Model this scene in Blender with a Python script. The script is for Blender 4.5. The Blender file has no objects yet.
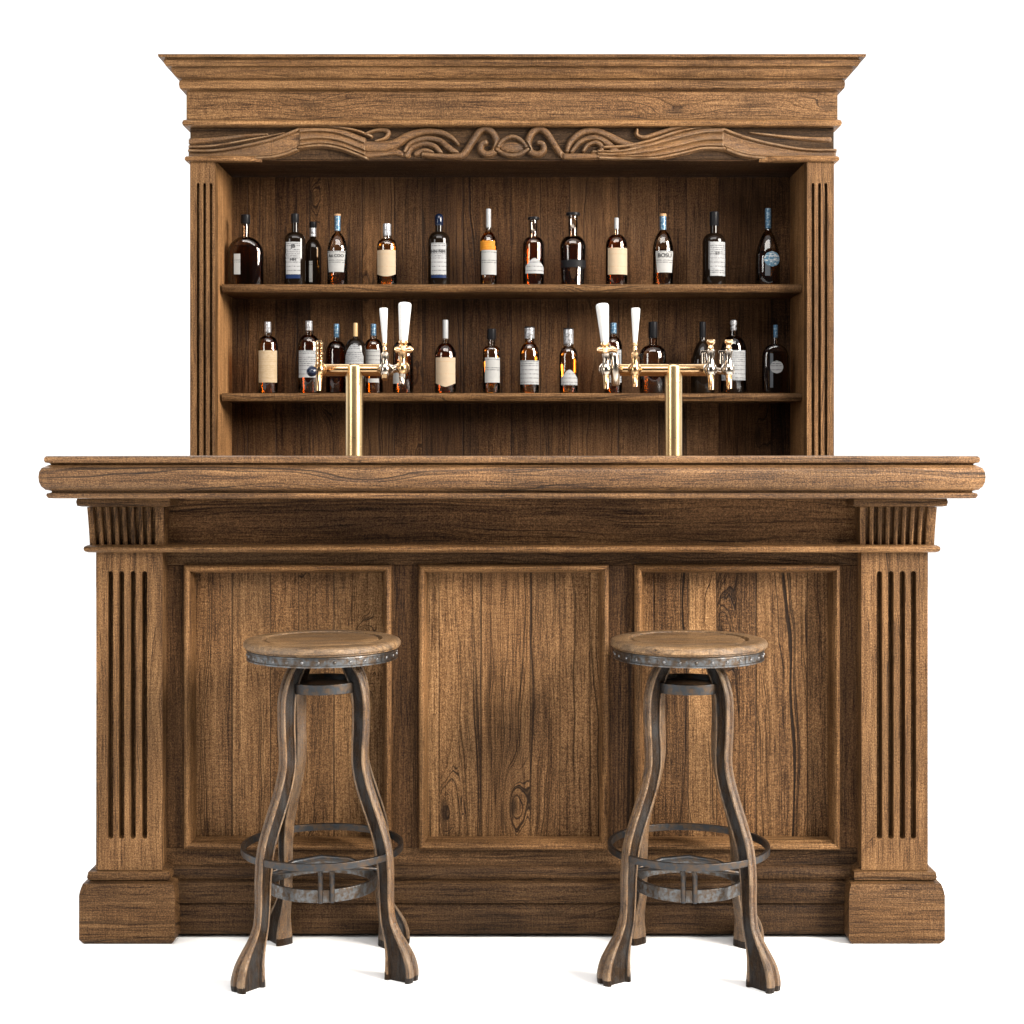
import bpy, math, random
from mathutils import Vector
PI = math.pi
SC = bpy.context.scene
COL = SC.collection

# ------------------------------------------------------------------ camera
F = 1500.0            # focal length in pixels of a 1024 px frame
CAMZ = 1.1
D0 = 3.38             # camera to the front plane of the bar's pilasters (y = 0)
HOR = 454.0
cam = bpy.data.cameras.new('camera')
cam.lens = 36 * F / 1024
cam.sensor_width = 36
cam.shift_y = -(512 - HOR) / 1024
cam.clip_end = 200
co = bpy.data.objects.new('camera', cam)
co.location = (0, -D0, CAMZ)
co.rotation_euler = (PI / 2, 0, 0)
COL.objects.link(co)
SC.camera = co

def X(px, y):  return (px - 512.5) * (D0 + y) / F
def Z(py, y):  return CAMZ + (HOR - py) * (D0 + y) / F
def W(w, y):   return w * (D0 + y) / F

# ------------------------------------------------------------------ world: bright white studio backdrop, dim room behind camera, overhead glow added to whiten the floor
wd = bpy.data.worlds.new('World'); SC.world = wd; wd.use_nodes = True
nt = wd.node_tree; nt.nodes.clear()
wo = nt.nodes.new('ShaderNodeOutputWorld'); bg = nt.nodes.new('ShaderNodeBackground')
tc = nt.nodes.new('ShaderNodeTexCoord'); sp = nt.nodes.new('ShaderNodeSeparateXYZ')
mr = nt.nodes.new('ShaderNodeMapRange'); mr.interpolation_type = 'SMOOTHSTEP'
mr.inputs['From Min'].default_value = -0.25; mr.inputs['From Max'].default_value = 0.35
mr.inputs['To Min'].default_value = 0.06; mr.inputs['To Max'].default_value = 1.25
nt.links.new(tc.outputs['Generated'], sp.inputs[0]); nt.links.new(sp.outputs['Y'], mr.inputs['Value'])
mu = nt.nodes.new('ShaderNodeMapRange'); mu.interpolation_type = 'SMOOTHSTEP'
mu.inputs['From Min'].default_value = 0.40; mu.inputs['From Max'].default_value = 0.75
mu.inputs['To Min'].default_value = 0.0; mu.inputs['To Max'].default_value = 1.3
mx = nt.nodes.new('ShaderNodeMath'); mx.operation = 'MAXIMUM'
nt.links.new(sp.outputs['Z'], mu.inputs['Value']); nt.links.new(mu.outputs[0], mx.inputs[0]); nt.links.new(mr.outputs[0], mx.inputs[1])
nt.links.new(mx.outputs[0], bg.inputs['Strength']); bg.inputs['Color'].default_value = (1, 1, 1, 1)
nt.links.new(bg.outputs[0], wo.inputs[0])

# ------------------------------------------------------------------ studio lamps
def area(name, loc, target, sx, sy, power, color=(1, 1, 1)):
    l = bpy.data.lights.new(name, 'AREA'); l.shape = 'RECTANGLE'; l.size = sx; l.size_y = sy
    l.energy = power; l.color = color
    o = bpy.data.objects.new(name, l); o.location = loc
    o.rotation_euler = (Vector(target) - Vector(loc)).to_track_quat('-Z', 'Y').to_euler()
    COL.objects.link(o)
area('key_softbox', (4.9, -2.7, 3.3), (0, 0.4, 1.0), 2.6, 2.4, 1350, (1, .93, .84))
area('left_fill', (-3.4, -2.9, 2.2), (0, 0.3, 1.0), 1.0, 1.8, 65, (1, .98, .95))  # weak fill added from the left front
area('top_softbox', (0, -2.4, 3.9), (0, -0.1, 0.9), 3.6, 1.2, 140, (1, .97, .93))
area('floor_fill', (0, 5.2, 5.0), (0, 5.2, 0), 15, 7.0, 1500, (1, 1, 1))  # unseen lamp added to lift the far floor to white

vs = SC.view_settings
vs.view_transform = 'Standard'; vs.look = 'None'; vs.exposure = 0; vs.gamma = 1; vs.use_curve_mapping = False
SC.cycles.max_bounces = 10; SC.cycles.transparent_max_bounces = 16; SC.cycles.transmission_bounces = 8
SC.cycles.use_denoising = True
SC.cycles.sample_clamp_indirect = 6

# ------------------------------------------------------------------ node helpers
class NT:
    def __init__(s, name):
        s.m = bpy.data.materials.new(name); s.m.use_nodes = True
        s.t = s.m.node_tree; s.t.nodes.clear()
        s.out = s.t.nodes.new('ShaderNodeOutputMaterial')
    def set(s, sock, v):
        if isinstance(v, bpy.types.NodeSocket): s.t.links.new(v, sock)
        elif v is not None:
            if isinstance(v, (tuple, list)) and len(v) == 3 and sock.type == 'RGBA': v = (*v, 1)
            sock.default_value = v
    def n(s, typ, ins=None, **kw):
        nd = s.t.nodes.new(typ)
        for k, v in kw.items(): setattr(nd, k, v)
        for k, v in (ins or {}).items(): s.set(nd.inputs[k], v)
        return nd
    def math(s, op, a, b=None, c=None, clamp=False):
        nd = s.n('ShaderNodeMath', operation=op); nd.use_clamp = clamp
        s.set(nd.inputs[0], a); s.set(nd.inputs[1], b)
        if c is not None: s.set(nd.inputs[2], c)
        return nd.outputs[0]
    def mr(s, v, a, b, c=0.0, d=1.0, smooth=False):
        nd = s.n('ShaderNodeMapRange'); nd.interpolation_type = 'SMOOTHSTEP' if smooth else 'LINEAR'
        for i, q in enumerate((v, a, b, c, d)): s.set(nd.inputs[i], q)
        return nd.outputs[0]
    def comb(s, x, y, z):
        nd = s.n('ShaderNodeCombineXYZ'); s.set(nd.inputs[0], x); s.set(nd.inputs[1], y); s.set(nd.inputs[2], z); return nd.outputs[0]
    def vscale(s, v, sc):
        nd = s.n('ShaderNodeVectorMath', operation='MULTIPLY'); s.set(nd.inputs[0], v); nd.inputs[1].default_value = sc; return nd.outputs[0]
    def noise(s, v, scale=1, detail=2, rough=.5, dist=0):
        nd = s.n('ShaderNodeTexNoise', {'Vector': v, 'Scale': scale, 'Detail': detail, 'Roughness': rough, 'Distortion': dist}); return nd.outputs[0]
    def noise1(s, w, scale=1, detail=2, rough=.5):
        nd = s.n('ShaderNodeTexNoise', noise_dimensions='1D'); s.set(nd.inputs['W'], w)
        nd.inputs['Scale'].default_value = scale; nd.inputs['Detail'].default_value = detail; nd.inputs['Roughness'].default_value = rough
        return nd.outputs[0]
    def mix(s, f, a, b, mode='MIX'):
        nd = s.n('ShaderNodeMix', data_type='RGBA', blend_type=mode)
        s.set(nd.inputs[0], f); s.set(nd.inputs[6], a); s.set(nd.inputs[7], b); return nd.outputs[2]
    def ramp(s, f, stops):
        nd = s.n('ShaderNodeValToRGB'); cr = nd.color_ramp
        while len(cr.elements) < len(stops): cr.elements.new(.5)
        for e, (p, c) in zip(cr.elements, stops): e.position = p; e.color = (*c, 1)
        s.set(nd.inputs[0], f); return nd.outputs[0]

def wood(name, axis='Z', tone=1.0, sat=1.06, plank=0.0, rough=.5, knots=1.0, cracks=1.0, grain=1.0, dark=0.0, grey=0.0, contrast=1.0, spec=.10, wear=0.0):
    k = NT(name)
    tco = k.n('ShaderNodeTexCoord').outputs['Object']
    se = k.n('ShaderNodeSeparateXYZ', {0: tco})
    x, y, z = se.outputs
    a, u, v = {'Z': (z, x, y), 'X': (x, z, y), 'Y': (y, x, z)}[axis]
    rnd = k.n('ShaderNodeObjectInfo').outputs['Random']
    off = k.math('MULTIPLY', rnd, 37.0)
    u = k.math('ADD', u, off); a = k.math('ADD', a, k.math('MULTIPLY', rnd, 11.0))
    seam = None
    if plank:
        q = k.math('DIVIDE', u, plank)
        # irregular board widths
        q = k.math('ADD', q, k.math('MULTIPLY', k.math('SINE', k.math('MULTIPLY', q, 1.7)), .22))
        pid = k.math('FLOOR', q)
        fr = k.math('FRACT', q)
        ed = k.math('MINIMUM', fr, k.math('SUBTRACT', 1.0, fr))
        seam = k.mr(ed, 0.004, 0.022)
        wn = k.n('ShaderNodeTexWhiteNoise', noise_dimensions='1D'); k.set(wn.inputs['W'], pid)
        pr = wn.outputs['Value']
        a = k.math('ADD', a, k.math('MULTIPLY', pr, 9.0))
        v = k.math('ADD', v, k.math('MULTIPLY', pr, 5.0))
    P = k.comb(u, v, a)
    low = k.noise(k.vscale(P, (5, 5, 1.1)), 1, 3, .55)
    low2 = k.noise(k.vscale(P, (22, 22, 3.2)), 1, 2, .5)
    mid_ = k.noise(k.vscale(P, (60, 60, 22)), 1, 2, .5)
    warp = k.math('ADD', k.math('ADD', k.math('MULTIPLY', low, .12), k.math('MULTIPLY', low2, .014)), k.math('MULTIPLY', mid_, .0022))
    # knots
    vo = k.n('ShaderNodeTexVoronoi', {'Vector': k.comb(k.math('MULTIPLY', u, 6.5), k.math('MULTIPLY', a, 2.0), 0.0), 'Scale': 1.0, 'Randomness': .9}, voronoi_dimensions='2D')
    kw_ = k.noise(k.vscale(P, (40, 40, 14)), 1, 1, .5)
    dist = k.math('ADD', vo.outputs['Distance'], k.math('MULTIPLY', k.math('SUBTRACT', kw_, .5), .06)); vcol = k.n('ShaderNodeSeparateColor', {0: vo.outputs['Color']}).outputs[0]
    gate = k.math('GREATER_THAN', vcol, .62)
    kb = k.math('MULTIPLY', k.math('POWER', 2.718, k.math('MULTIPLY', k.math('MULTIPLY', dist, dist), -26.0)), gate)
    kb = k.math('MULTIPLY', kb, knots)
    h = k.math('ADD', k.math('ADD', u, k.math('MULTIPLY', v, .8)), warp)
    h = k.math('ADD', h, k.math('MULTIPLY', kb, .062))
    rings = k.noise1(h, 105 * grain, 5, .72)
    rings = k.mr(rings, .3, .7)
    fib = k.noise(k.vscale(P, (420, 420, 9)), 1, 3, .6)
    fib2 = k.noise(k.vscale(P, (95, 95, 2.4)), 1, 3, .6)
    grn = k.noise(k.vscale(P, (340, 340, 270)), 1, 2, .85)
    weave = k.noise(k.vscale(P, (26, 26, 330)), 1, 2, .7)
    wmask = k.mr(k.noise(k.vscale(P, (7, 7, 4)), 1, 1, .5), .4, .6)
    pore = k.math('MULTIPLY', k.mr(k.noise(k.vscale(P, (330, 330, 12)), 1, 2, .5), .36, .43, 1, 0), .22)
    f = k.math('MULTIPLY', rings, .17)
    f = k.math('ADD', f, k.math('MULTIPLY', k.mr(fib, .3, .7), .16))
    f = k.math('ADD', f, k.math('MULTIPLY', k.mr(fib2, .3, .7), .22))
    f = k.math('ADD', f, k.math('MULTIPLY', k.mr(low, .3, .7), .16))
    f = k.math('ADD', f, k.math('MULTIPLY', k.math('MULTIPLY', k.math('SUBTRACT', k.mr(weave, .35, .65), .5), wmask), .16))
    f = k.math('SUBTRACT', k.math('ADD', f, .15), pore)
    f = k.math('ADD', f, k.math('MULTIPLY', k.math('SUBTRACT', grn, .5), 1.35))
    f = k.math('ADD', k.math('MULTIPLY', k.math('SUBTRACT', f, .5), contrast * 1.0), .5 - dark)
    if plank: f = k.math('ADD', f, k.math('MULTIPLY', k.math('SUBTRACT', pr, .5), .22))
    c = lambda r, g, b: (min(1, r * tone), min(1, g * tone / (sat ** .5)), min(1, b * tone / sat))
    col = k.ramp(f, [(0.0, c(.010, .0048, .0021)), (.26, c(.036, .0172, .0070)), (.50, c(.088, .0450, .0182)), (.76, c(.165, .092, .0405)), (1.0, c(.27, .165, .080))])
    # patches of darker stain and wear
    blot = k.mr(k.noise(k.vscale(P, (5.5, 5.5, 2.6)), 1, 5, .62), .35, .65, .62, 1.15)
    gb = k.n('ShaderNodeCombineColor', {0: blot, 1: blot, 2: blot}).outputs[0]
    col = k.mix(1.0, col, gb, 'MULTIPLY')
    # cracks following the grain
    cr = k.noise1(k.math('ADD', h, .31), 26 * grain, 2, .5)
    cr = k.math('ABSOLUTE', k.math('SUBTRACT', cr, .5))
    cm = k.mr(k.noise(k.vscale(P, (9, 9, 1.6)), 1, 2, .5), .47, .56)
    crack = k.math('MULTIPLY', k.mr(cr, .0015, .0085, 1, 0), cm)
    crack = k.math('MULTIPLY', crack, .78 * cracks, clamp=True)
    th = k.math('ABSOLUTE', k.math('SUBTRACT', k.noise1(k.math('ADD', h, 5.7), 78 * grain, 3, .6), .5))
    tm = k.mr(k.noise(k.vscale(P, (11, 11, 2.2)), 1, 2, .5), .46, .60)
    tm = k.math('MAXIMUM', tm, k.mr(kb, .02, .12))
    thin = k.math('MULTIPLY', k.math('MULTIPLY', k.mr(th, .004, .020, 1, 0), tm), .74 * cracks, clamp=True)
    crack = k.math('MAXIMUM', crack, thin)
    # knot hearts
    kh = k.math('MULTIPLY', k.mr(dist, .03, .08, 1, 0), k.math('MULTIPLY', gate, .8 * min(1, knots)))
    darkm = k.math('MAXIMUM', crack, kh)
    if seam: darkm = k.math('MAXIMUM', darkm, k.math('MULTIPLY', k.math('SUBTRACT', 1.0, seam), .8))
    col = k.mix(darkm, col, (.006, .0028, .0012))
    if wear:
        pt = k.n('ShaderNodeNewGeometry').outputs['Pointiness']
        wm = k.math('MULTIPLY', k.mr(pt, .515, .60), k.mr(k.noise(k.vscale(P, (60, 60, 25)), 1, 3, .6), .35, .6))
        col = k.mix(k.math('MULTIPLY', wm, wear), col, (.36, .25, .15))
    if grey:
        gm = k.mr(k.noise(k.vscale(P, (30, 30, 14)), 1, 4, .65), .42, .62)
        col = k.mix(k.math('MULTIPLY', gm, grey), col, (.028, .029, .030))
    bs = k.n('ShaderNodeBsdfPrincipled', {'Base Color': col})
    k.set(bs.inputs['Roughness'], k.mr(f, 0, 1, rough + .1, rough - .08))
    bs.inputs['Specular IOR Level'].default_value = spec
    hb = k.math('SUBTRACT', k.math('ADD', k.math('MULTIPLY', f, 1.0), 0.0), k.math('MULTIPLY', darkm, 1.2))
    bp = k.n('ShaderNodeBump', {'Strength': .55, 'Distance': .0022, 'Height': hb})
    k.set(bs.inputs['Normal'], bp.outputs[0])
    k.t.links.new(bs.outputs[0], k.out.inputs[0])
    return k.m

def metal(name, col, rough, col2=None, bump=0.0, mixlo=.4, mixhi=.65, scale=60, metallic=1.0, rough2=None):
    k = NT(name); tco = k.n('ShaderNodeTexCoord').outputs['Object']
    nz = k.noise(tco, scale, 4, .6)
    f = k.mr(nz, mixlo, mixhi)
    c = k.mix(f, col, col2 or col)
    bs = k.n('ShaderNodeBsdfPrincipled', {'Base Color': c, 'Metallic': metallic})
    k.set(bs.inputs['Roughness'], k.mr(nz, .3, .7, rough, rough2 or rough * 1.3))
    if bump:
        bp = k.n('ShaderNodeBump', {'Strength': bump, 'Distance': .002, 'Height': nz}); k.set(bs.inputs['Normal'], bp.outputs[0])
    k.t.links.new(bs.outputs[0], k.out.inputs[0]); return k.m

def plain(name, col, rough=.4, spec=.5, coat=0.0, sss=0.0):
    k = NT(name); tco = k.n('ShaderNodeTexCoord').outputs['Object']
    nz = k.noise(tco, 220, 3, .6)
    v = k.mr(nz, .3, .7, .88, 1.05)
    c = k.mix(1.0, col, k.n('ShaderNodeCombineColor', {0: v, 1: v, 2: v}).outputs[0], 'MULTIPLY')
    bs = k.n('ShaderNodeBsdfPrincipled', {'Base Color': c, 'Roughness': rough, 'Specular IOR Level': spec, 'Coat Weight': coat, 'Coat Roughness': .05})
    k.t.links.new(bs.outputs[0], k.out.inputs[0]); return k.m

def glass(name, tint, refl=1.0):
    """thin bottle wall: tinted see-through with a fresnel gloss"""
    k = NT(name)
    fr = k.n('ShaderNodeFresnel', {'IOR': 1.5})
    tr = k.n('ShaderNodeBsdfTransparent', {'Color': tint}); gl = k.n('ShaderNodeBsdfGlossy', {'Color': (1, 1, 1), 'Roughness': .03})
    # thicker glass towards the silhouette
    lw = k.n('ShaderNodeLayerWeight', {'Blend': .35}).outputs['Facing']
    edge = k.mr(lw, .55, 1.0, 1.0, .25)
    tcol = k.mix(1.0, tint, k.n('ShaderNodeCombineColor', {0: edge, 1: edge, 2: edge}).outputs[0], 'MULTIPLY')
    k.set(tr.inputs[0], tcol)
    mx = k.n('ShaderNodeMixShader', {0: k.math('MULTIPLY', fr.outputs[0], 1.3 * refl, clamp=True), 1: tr.outputs[0], 2: gl.outputs[0]})
    k.t.links.new(mx.outputs[0], k.out.inputs[0]); return k.m

def liquid(name, col):
    k = NT(name)
    bs = k.n('ShaderNodeBsdfPrincipled', {'Base Color': col, 'Transmission Weight': 1.0, 'Roughness': .02, 'IOR': 1.36})
    k.t.links.new(bs.outputs[0], k.out.inputs[0]); return k.m

def paper(name, col, ink=(.03, .03, .035), rows=.0062, cover=.45, seed=0.0, picture=0.0):
    """printed label: rows of small type in ink"""
    k = NT(name); tco = k.n('ShaderNodeTexCoord').outputs['Object']
    x, y, z = k.n('ShaderNodeSeparateXYZ', {0: tco}).outputs
    r = k.math('DIVIDE', z, rows); rid = k.math('FLOOR', r); fr = k.math('FRACT', r)
    line = k.math('MULTIPLY', k.math('GREATER_THAN', fr, .34), k.math('LESS_THAN', fr, .8))
    rr = k.n('ShaderNodeTexWhiteNoise', noise_dimensions='1D'); k.set(rr.inputs['W'], k.math('ADD', rid, seed))
    on = k.math('LESS_THAN', rr.outputs[0], cover)
    tx = k.noise(k.comb(k.math('MULTIPLY', x, 420), rid, k.math('MULTIPLY', z, 260)), 1, 1, .5)
    ik = k.math('MULTIPLY', k.math('MULTIPLY', line, on), k.mr(tx, .42, .52))
    wear = k.noise(tco, 90, 3, .6)
    base = k.mix(k.mr(wear, .35, .75, 0, .35), col, tuple(c * .72 for c in col))
    if picture:
        pm = k.mr(k.noise(k.comb(k.math('MULTIPLY', x, 90), seed, k.math('MULTIPLY', z, 150)), 1, 2, .6), .5, .6)
        base = k.mix(k.math('MULTIPLY', pm, picture), base, ink)
    c = k.mix(k.math('MULTIPLY', ik, .75), base, ink)
    bs = k.n('ShaderNodeBsdfPrincipled', {'Base Color': c, 'Roughness': .6, 'Specular IOR Level': .15})
    k.t.links.new(bs.outputs[0], k.out.inputs[0]); return k.m

M = {}
M['top'] = wood('countertop_oak', 'X', tone=1.28, rough=.42, grain=.9, knots=.5, spec=.2)
M['rail'] = wood('oak_rail', 'X', tone=.98, rough=.5, knots=.4)
M['bead'] = wood('oak_bead', 'X', tone=1.5, rough=.45, knots=0, cracks=.5)
M['beadz'] = wood('oak_bead_upright', 'Z', tone=1.4, rough=.45, knots=0, cracks=.4)
M['frieze'] = wood('shaded_frieze_oak', 'X', tone=.95, sat=1.15, rough=.6, knots=.4)  # shade of the counter overhang put into the tone
M['stile'] = wood('dark_stile_oak', 'Z', tone=.60, sat=1.25, rough=.55, knots=.5, cracks=.9)
M['panel'] = wood('panel_boards', 'Z', tone=1.42, plank=.088, rough=.5, knots=1.1, cracks=1.2, contrast=1.0)
M['post'] = wood('pilaster_oak', 'Z', tone=1.25, rough=.5, knots=.5)
M['plinth'] = wood('plinth_oak', 'X', tone=1.0, rough=.5, knots=.8, grain=.8)
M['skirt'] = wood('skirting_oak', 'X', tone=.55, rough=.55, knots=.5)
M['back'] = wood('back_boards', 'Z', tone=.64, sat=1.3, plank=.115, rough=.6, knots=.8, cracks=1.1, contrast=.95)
M['shelf'] = wood('shelf_oak', 'X', tone=1.05, rough=.5, knots=.3)
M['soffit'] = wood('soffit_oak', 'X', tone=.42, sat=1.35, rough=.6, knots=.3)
M['side'] = wood('cabinet_side_oak', 'Z', tone=2.5, rough=.5, knots=.3, contrast=.7)
M['cornice'] = wood('cornice_oak', 'X', tone=1.15, rough=.45, knots=.2, cracks=.5)
M['friezeb'] = wood('upper_frieze_oak', 'X', tone=1.12, rough=.5, knots=.6, plank=.0)
M['apron'] = wood('shaded_apron_oak', 'X', tone=.34, rough=.55, knots=.2)  # dark tone paints in the shade behind the carving
M['carve'] = wood('carved_oak', 'X', wear=.7, tone=1.25, rough=.42, knots=0, cracks=.3, grey=.18, contrast=.8, spec=.2)
M['seat'] = wood('stool_seat_wood', 'X', wear=.5, tone=1.5, sat=.85, rough=.33, knots=.4, grey=.35, spec=.3)
M['leg'] = wood('stool_leg_wood', 'Z', wear=.6, tone=.85, rough=.30, knots=0, grey=.3, cracks=.8, spec=.35)
M['legdark'] = wood('stool_leg_blackened', 'Z', tone=.18, rough=.35, knots=0, grey=.6)
M['iron'] = metal('worn_iron', (.045, .048, .052), .40, (.085, .06, .042), .5, .42, .62, 70)
M['ironlt'] = metal('worn_bright_iron', (.11, .116, .122), .36, (.075, .055, .04), .6, .40, .6, 90)
M['rivet'] = metal('rivet_steel', (.17, .17, .175), .4, (.06, .05, .04), .4)
M['brass'] = metal('brushed_brass', (.66, .48, .25), .27, (.63, .455, .23), 0, rough2=.29)
M['brassp'] = metal('polished_brass', (.66, .46, .26), .12)
M['copper'] = metal('copper_brass', (.46, .30, .155), .18, (.36, .22, .11))
M['chrome'] = metal('chrome', (.40, .34, .28), .14)
M['white'] = plain('white_ceramic', (.55, .55, .54), .18, .5, .6)
M['black'] = plain('black_plastic', (.006, .006, .007), .35, .1)
M['navy'] = plain('navy_foil', (.003, .007, .020), .15, .35)
M['bluefoil'] = metal('blue_foil', (.03, .09, .16), .3, (.20, .26, .30), .3, .5, .6, 160, metallic=.4)
M['silverfoil'] = metal('silver_foil', (.45, .46, .48), .28, (.16, .16, .17), .3, .45, .6, 160, metallic=.6)
M['cork'] = plain('cork', (.30, .17, .08), .8)
M['gold'] = plain('gold_cap', (.36, .24, .11), .35)
M['whitecap'] = plain('white_foil', (.26, .265, .27), .3)
M['gblack'] = plain('black_glass', (.006, .0035, .002), .05, .25, 0)
M['gbrown'] = glass('brown_glass', (.80, .68, .55))
M['gdark'] = glass('dark_brown_glass', (.60, .46, .34))
M['gclear'] = glass('clear_glass', (.86, .84, .80))
M['lamber'] = liquid('amber_spirit', (.95, .52, .14))
M['lbrown'] = glass('brown_spirit', (.84, .54, .20), .3)
M['ldark'] = glass('dark_spirit', (.66, .47, .26), .3)
M['pwhite'] = paper('white_label', (.25, .25, .245))
M['pwhite2'] = paper('white_printed_label', (.25, .253, .256), seed=7.0, cover=.6)
M['pcream'] = paper('cream_label', (.31, .24, .165), ink=(.30, .20, .12), cover=.35, seed=3.0)
M['pgold'] = paper('gilt_label', (.30, .23, .15), ink=(.25, .18, .10), seed=11.0, picture=.6)
M['pgrey'] = paper('grey_label', (.24, .245, .25), seed=5.0, cover=.5, picture=.2)
M['porange'] = paper('orange_label', (.30, .115, .008), ink=(.45, .18, .02), seed=2.0, picture=.4)
M['pblue'] = paper('blue_seal', (.07, .15, .22), ink=(.5, .5, .48), seed=4.0, picture=.7)
M['pdim'] = plain('dim_grey_strip', (.07, .078, .088), .5, .1)
M['pnavy'] = plain('navy_label_band', (.005, .014, .05), .5, .1)
M['pblack'] = plain('black_label', (.006, .006, .007), .5, .1)
M['ink'] = plain('ink', (.012, .012, .014), .6)

# floor: pale studio floor
k = NT('studio_floor'); tco = k.n('ShaderNodeTexCoord').outputs['Object']
nz = k.noise(tco, 3, 4, .6); v = k.mr(nz, .3, .7, .78, .81)
bs = k.n('ShaderNodeBsdfPrincipled', {'Base Color': k.n('ShaderNodeCombineColor', {0: v, 1: v, 2: v}).outputs[0], 'Roughness': .9, 'Specular IOR Level': .1})
k.t.links.new(bs.outputs[0], k.out.inputs[0]); M['floor'] = k.m

# ------------------------------------------------------------------ mesh helpers
class MB:
    def __init__(s): s.v = []; s.f = []; s.m = []
    def add(s, vs, fs, mi=0):
        b = len(s.v); s.v += [tuple(p) for p in vs]; s.f += [tuple(i + b for i in f) for f in fs]
        s.m += (mi if isinstance(mi, list) else [mi] * len(fs)); return s
    def box(s, x0, x1, y0, y1, z0, z1, mi=0):
        return s.add([(x0, y0, z0), (x1, y0, z0), (x1, y1, z0), (x0, y1, z0), (x0, y0, z1), (x1, y0, z1), (x1, y1, z1), (x0, y1, z1)],
                     [(0, 3, 2, 1), (4, 5, 6, 7), (0, 1, 5, 4), (1, 2, 6, 5), (2, 3, 7, 6), (3, 0, 4, 7)], mi)
    def rings(s, rs, closed=True, cap=True, mi=0):
        n = len(rs[0]); vs = [p for r in rs for p in r]; fs = []
        for i in range(len(rs) - 1):
            for j in range(n if closed else n - 1):
                a, b = i * n + j, i * n + (j + 1) % n
                fs.append((a, b, b + n, a + n))
        if cap: fs.append(tuple(reversed(range(n)))); fs.append(tuple(range((len(rs) - 1) * n, len(rs) * n)))
        return s.add(vs, fs, mi)
    def lathe(s, prof, n=32, cx=0, cy=0, sy=1.0, sq=2.0, mi=0):
        rs = []
        for r, z in prof:
            ring = []
            for i in range(n):
                a = 2 * PI * i / n; c, d = math.cos(a), math.sin(a)
                if sq != 2.0:
                    q = (abs(c) ** sq + abs(d) ** sq) ** (-1 / sq); c *= q; d *= q
                ring.append((cx + max(r, 1e-5) * c, cy + max(r, 1e-5) * d * sy, z))
            rs.append(ring)
        return s.rings(rs, mi=mi)
    def tube(s, pts, rad, n=10, mi=0, flat=None, cap=True):
        """tube through pts; rad number or list; flat = (normal axis vector, factor)"""
        P = [Vector(p) for p in pts]; rs = []
        R = rad if isinstance(rad, (list, tuple)) else [rad] * len(P)
        up = Vector((0, 1, 0)); prev = None
        for i, p in enumerate(P):
            t = (P[min(i + 1, len(P) - 1)] - P[max(i - 1, 0)]).normalized()
            if prev is None:
                a = t.cross(up);
                if a.length < 1e-3: a = t.cross(Vector((1, 0, 0)))
                a.normalize()
            else:
                a = (prev - t * prev.dot(t)).normalized()
            prev = a; b = t.cross(a)
            rs.append([p + (a * math.cos(2 * PI * j / n) + b * math.sin(2 * PI * j / n)) * R[i] for j in range(n)])
        return s.rings(rs, cap=cap, mi=mi)
    def prof_u(s, prof, x0, x1, yf, yb, mi=0, inner=.02):
        """moulding: profile [(out, z)] carried round left side, front and right side of a block, mitred"""
        pr = list(prof)
        zt, zb = pr[0][1], pr[-1][1]
        pr = [(-inner, zt)] + pr + [(-inner, zb)]
        st = [lambda o: (x0 - o, yb), lambda o: (x0 - o, yf - o), lambda o: (x1 + o, yf - o), lambda o: (x1 + o, yb)]
        # subdivide the front run
        rs = [[(*g(o), z) for o, z in pr] for g in st]
        return s.rings([list(reversed(r)) for r in rs], mi=mi)
    def frame(s, x0, x1, z0, z1, prof, mi=0):
        """picture-frame moulding; prof [(inset, y)] open section"""
        st = [(x0, z0, 1, 1), (x1, z0, -1, 1), (x1, z1, -1, -1), (x0, z1, 1, -1)]
        rs = [[(cx + dx * o, y, cz + dz * o) for o, y in prof] for cx, cz, dx, dz in st]
        n = len(prof); vs = [p for r in rs for p in r]; fs = []
        for i in range(4):
            for j in range(n - 1):
                a = i * n + j; b = ((i + 1) % 4) * n + j
                fs.append((a, b, b + 1, a + 1))
        return s.add(vs, fs, [1 if i % 2 == 0 else 0 for i in range(4) for j in range(n - 1)])

def finish(me, smooth=35):
    me.validate(); 
    for p in me.polygons: p.use_smooth = True
    me.set_sharp_from_angle(angle=math.radians(smooth))

def thing(name, label, cat, loc=(0, 0, 0), rz=0, group=None):
    o = bpy.data.objects.new(name, None); o.empty_display_size = .1
    COL.objects.link(o); o.location = loc; o.rotation_euler = (0, 0, rz)
    o['label'] = label; o['category'] = cat
    if group: o['group'] = group
    return o

def part(name, mb, mats, parent=None, bevel=0, smooth=35, label=None, local=False, fix=True):
    """link mb as one mesh; vertices are world metres unless local"""
    me = bpy.data.meshes.new(name)
    off = Vector((0, 0, 0))
    if parent is not None and not local:
        r = parent
        while r.parent: r = r.parent
        off = Vector(r.location)
    me.from_pydata([tuple(Vector(p) - off) for p in mb.v], [], mb.f)
    for m in (mats if isinstance(mats, list) else [mats]): me.materials.append(m)
    for p, mi in zip(me.polygons, mb.m): p.material_index = mi
    if fix:
        import bmesh
        b = bmesh.new(); b.from_mesh(me); bmesh.ops.recalc_face_normals(b, faces=b.faces); b.to_mesh(me); b.free()
    finish(me, smooth)
    o = bpy.data.objects.new(name, me); COL.objects.link(o)
    if parent is not None: o.parent = parent
    if label: o['label'] = label
    if bevel:
        bv = o.modifiers.new('edge', 'BEVEL'); bv.width = bevel; bv.segments = 2; bv.limit_method = 'ANGLE'
        bv.angle_limit = math.radians(40); bv.harden_normals = True
    return o

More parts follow.
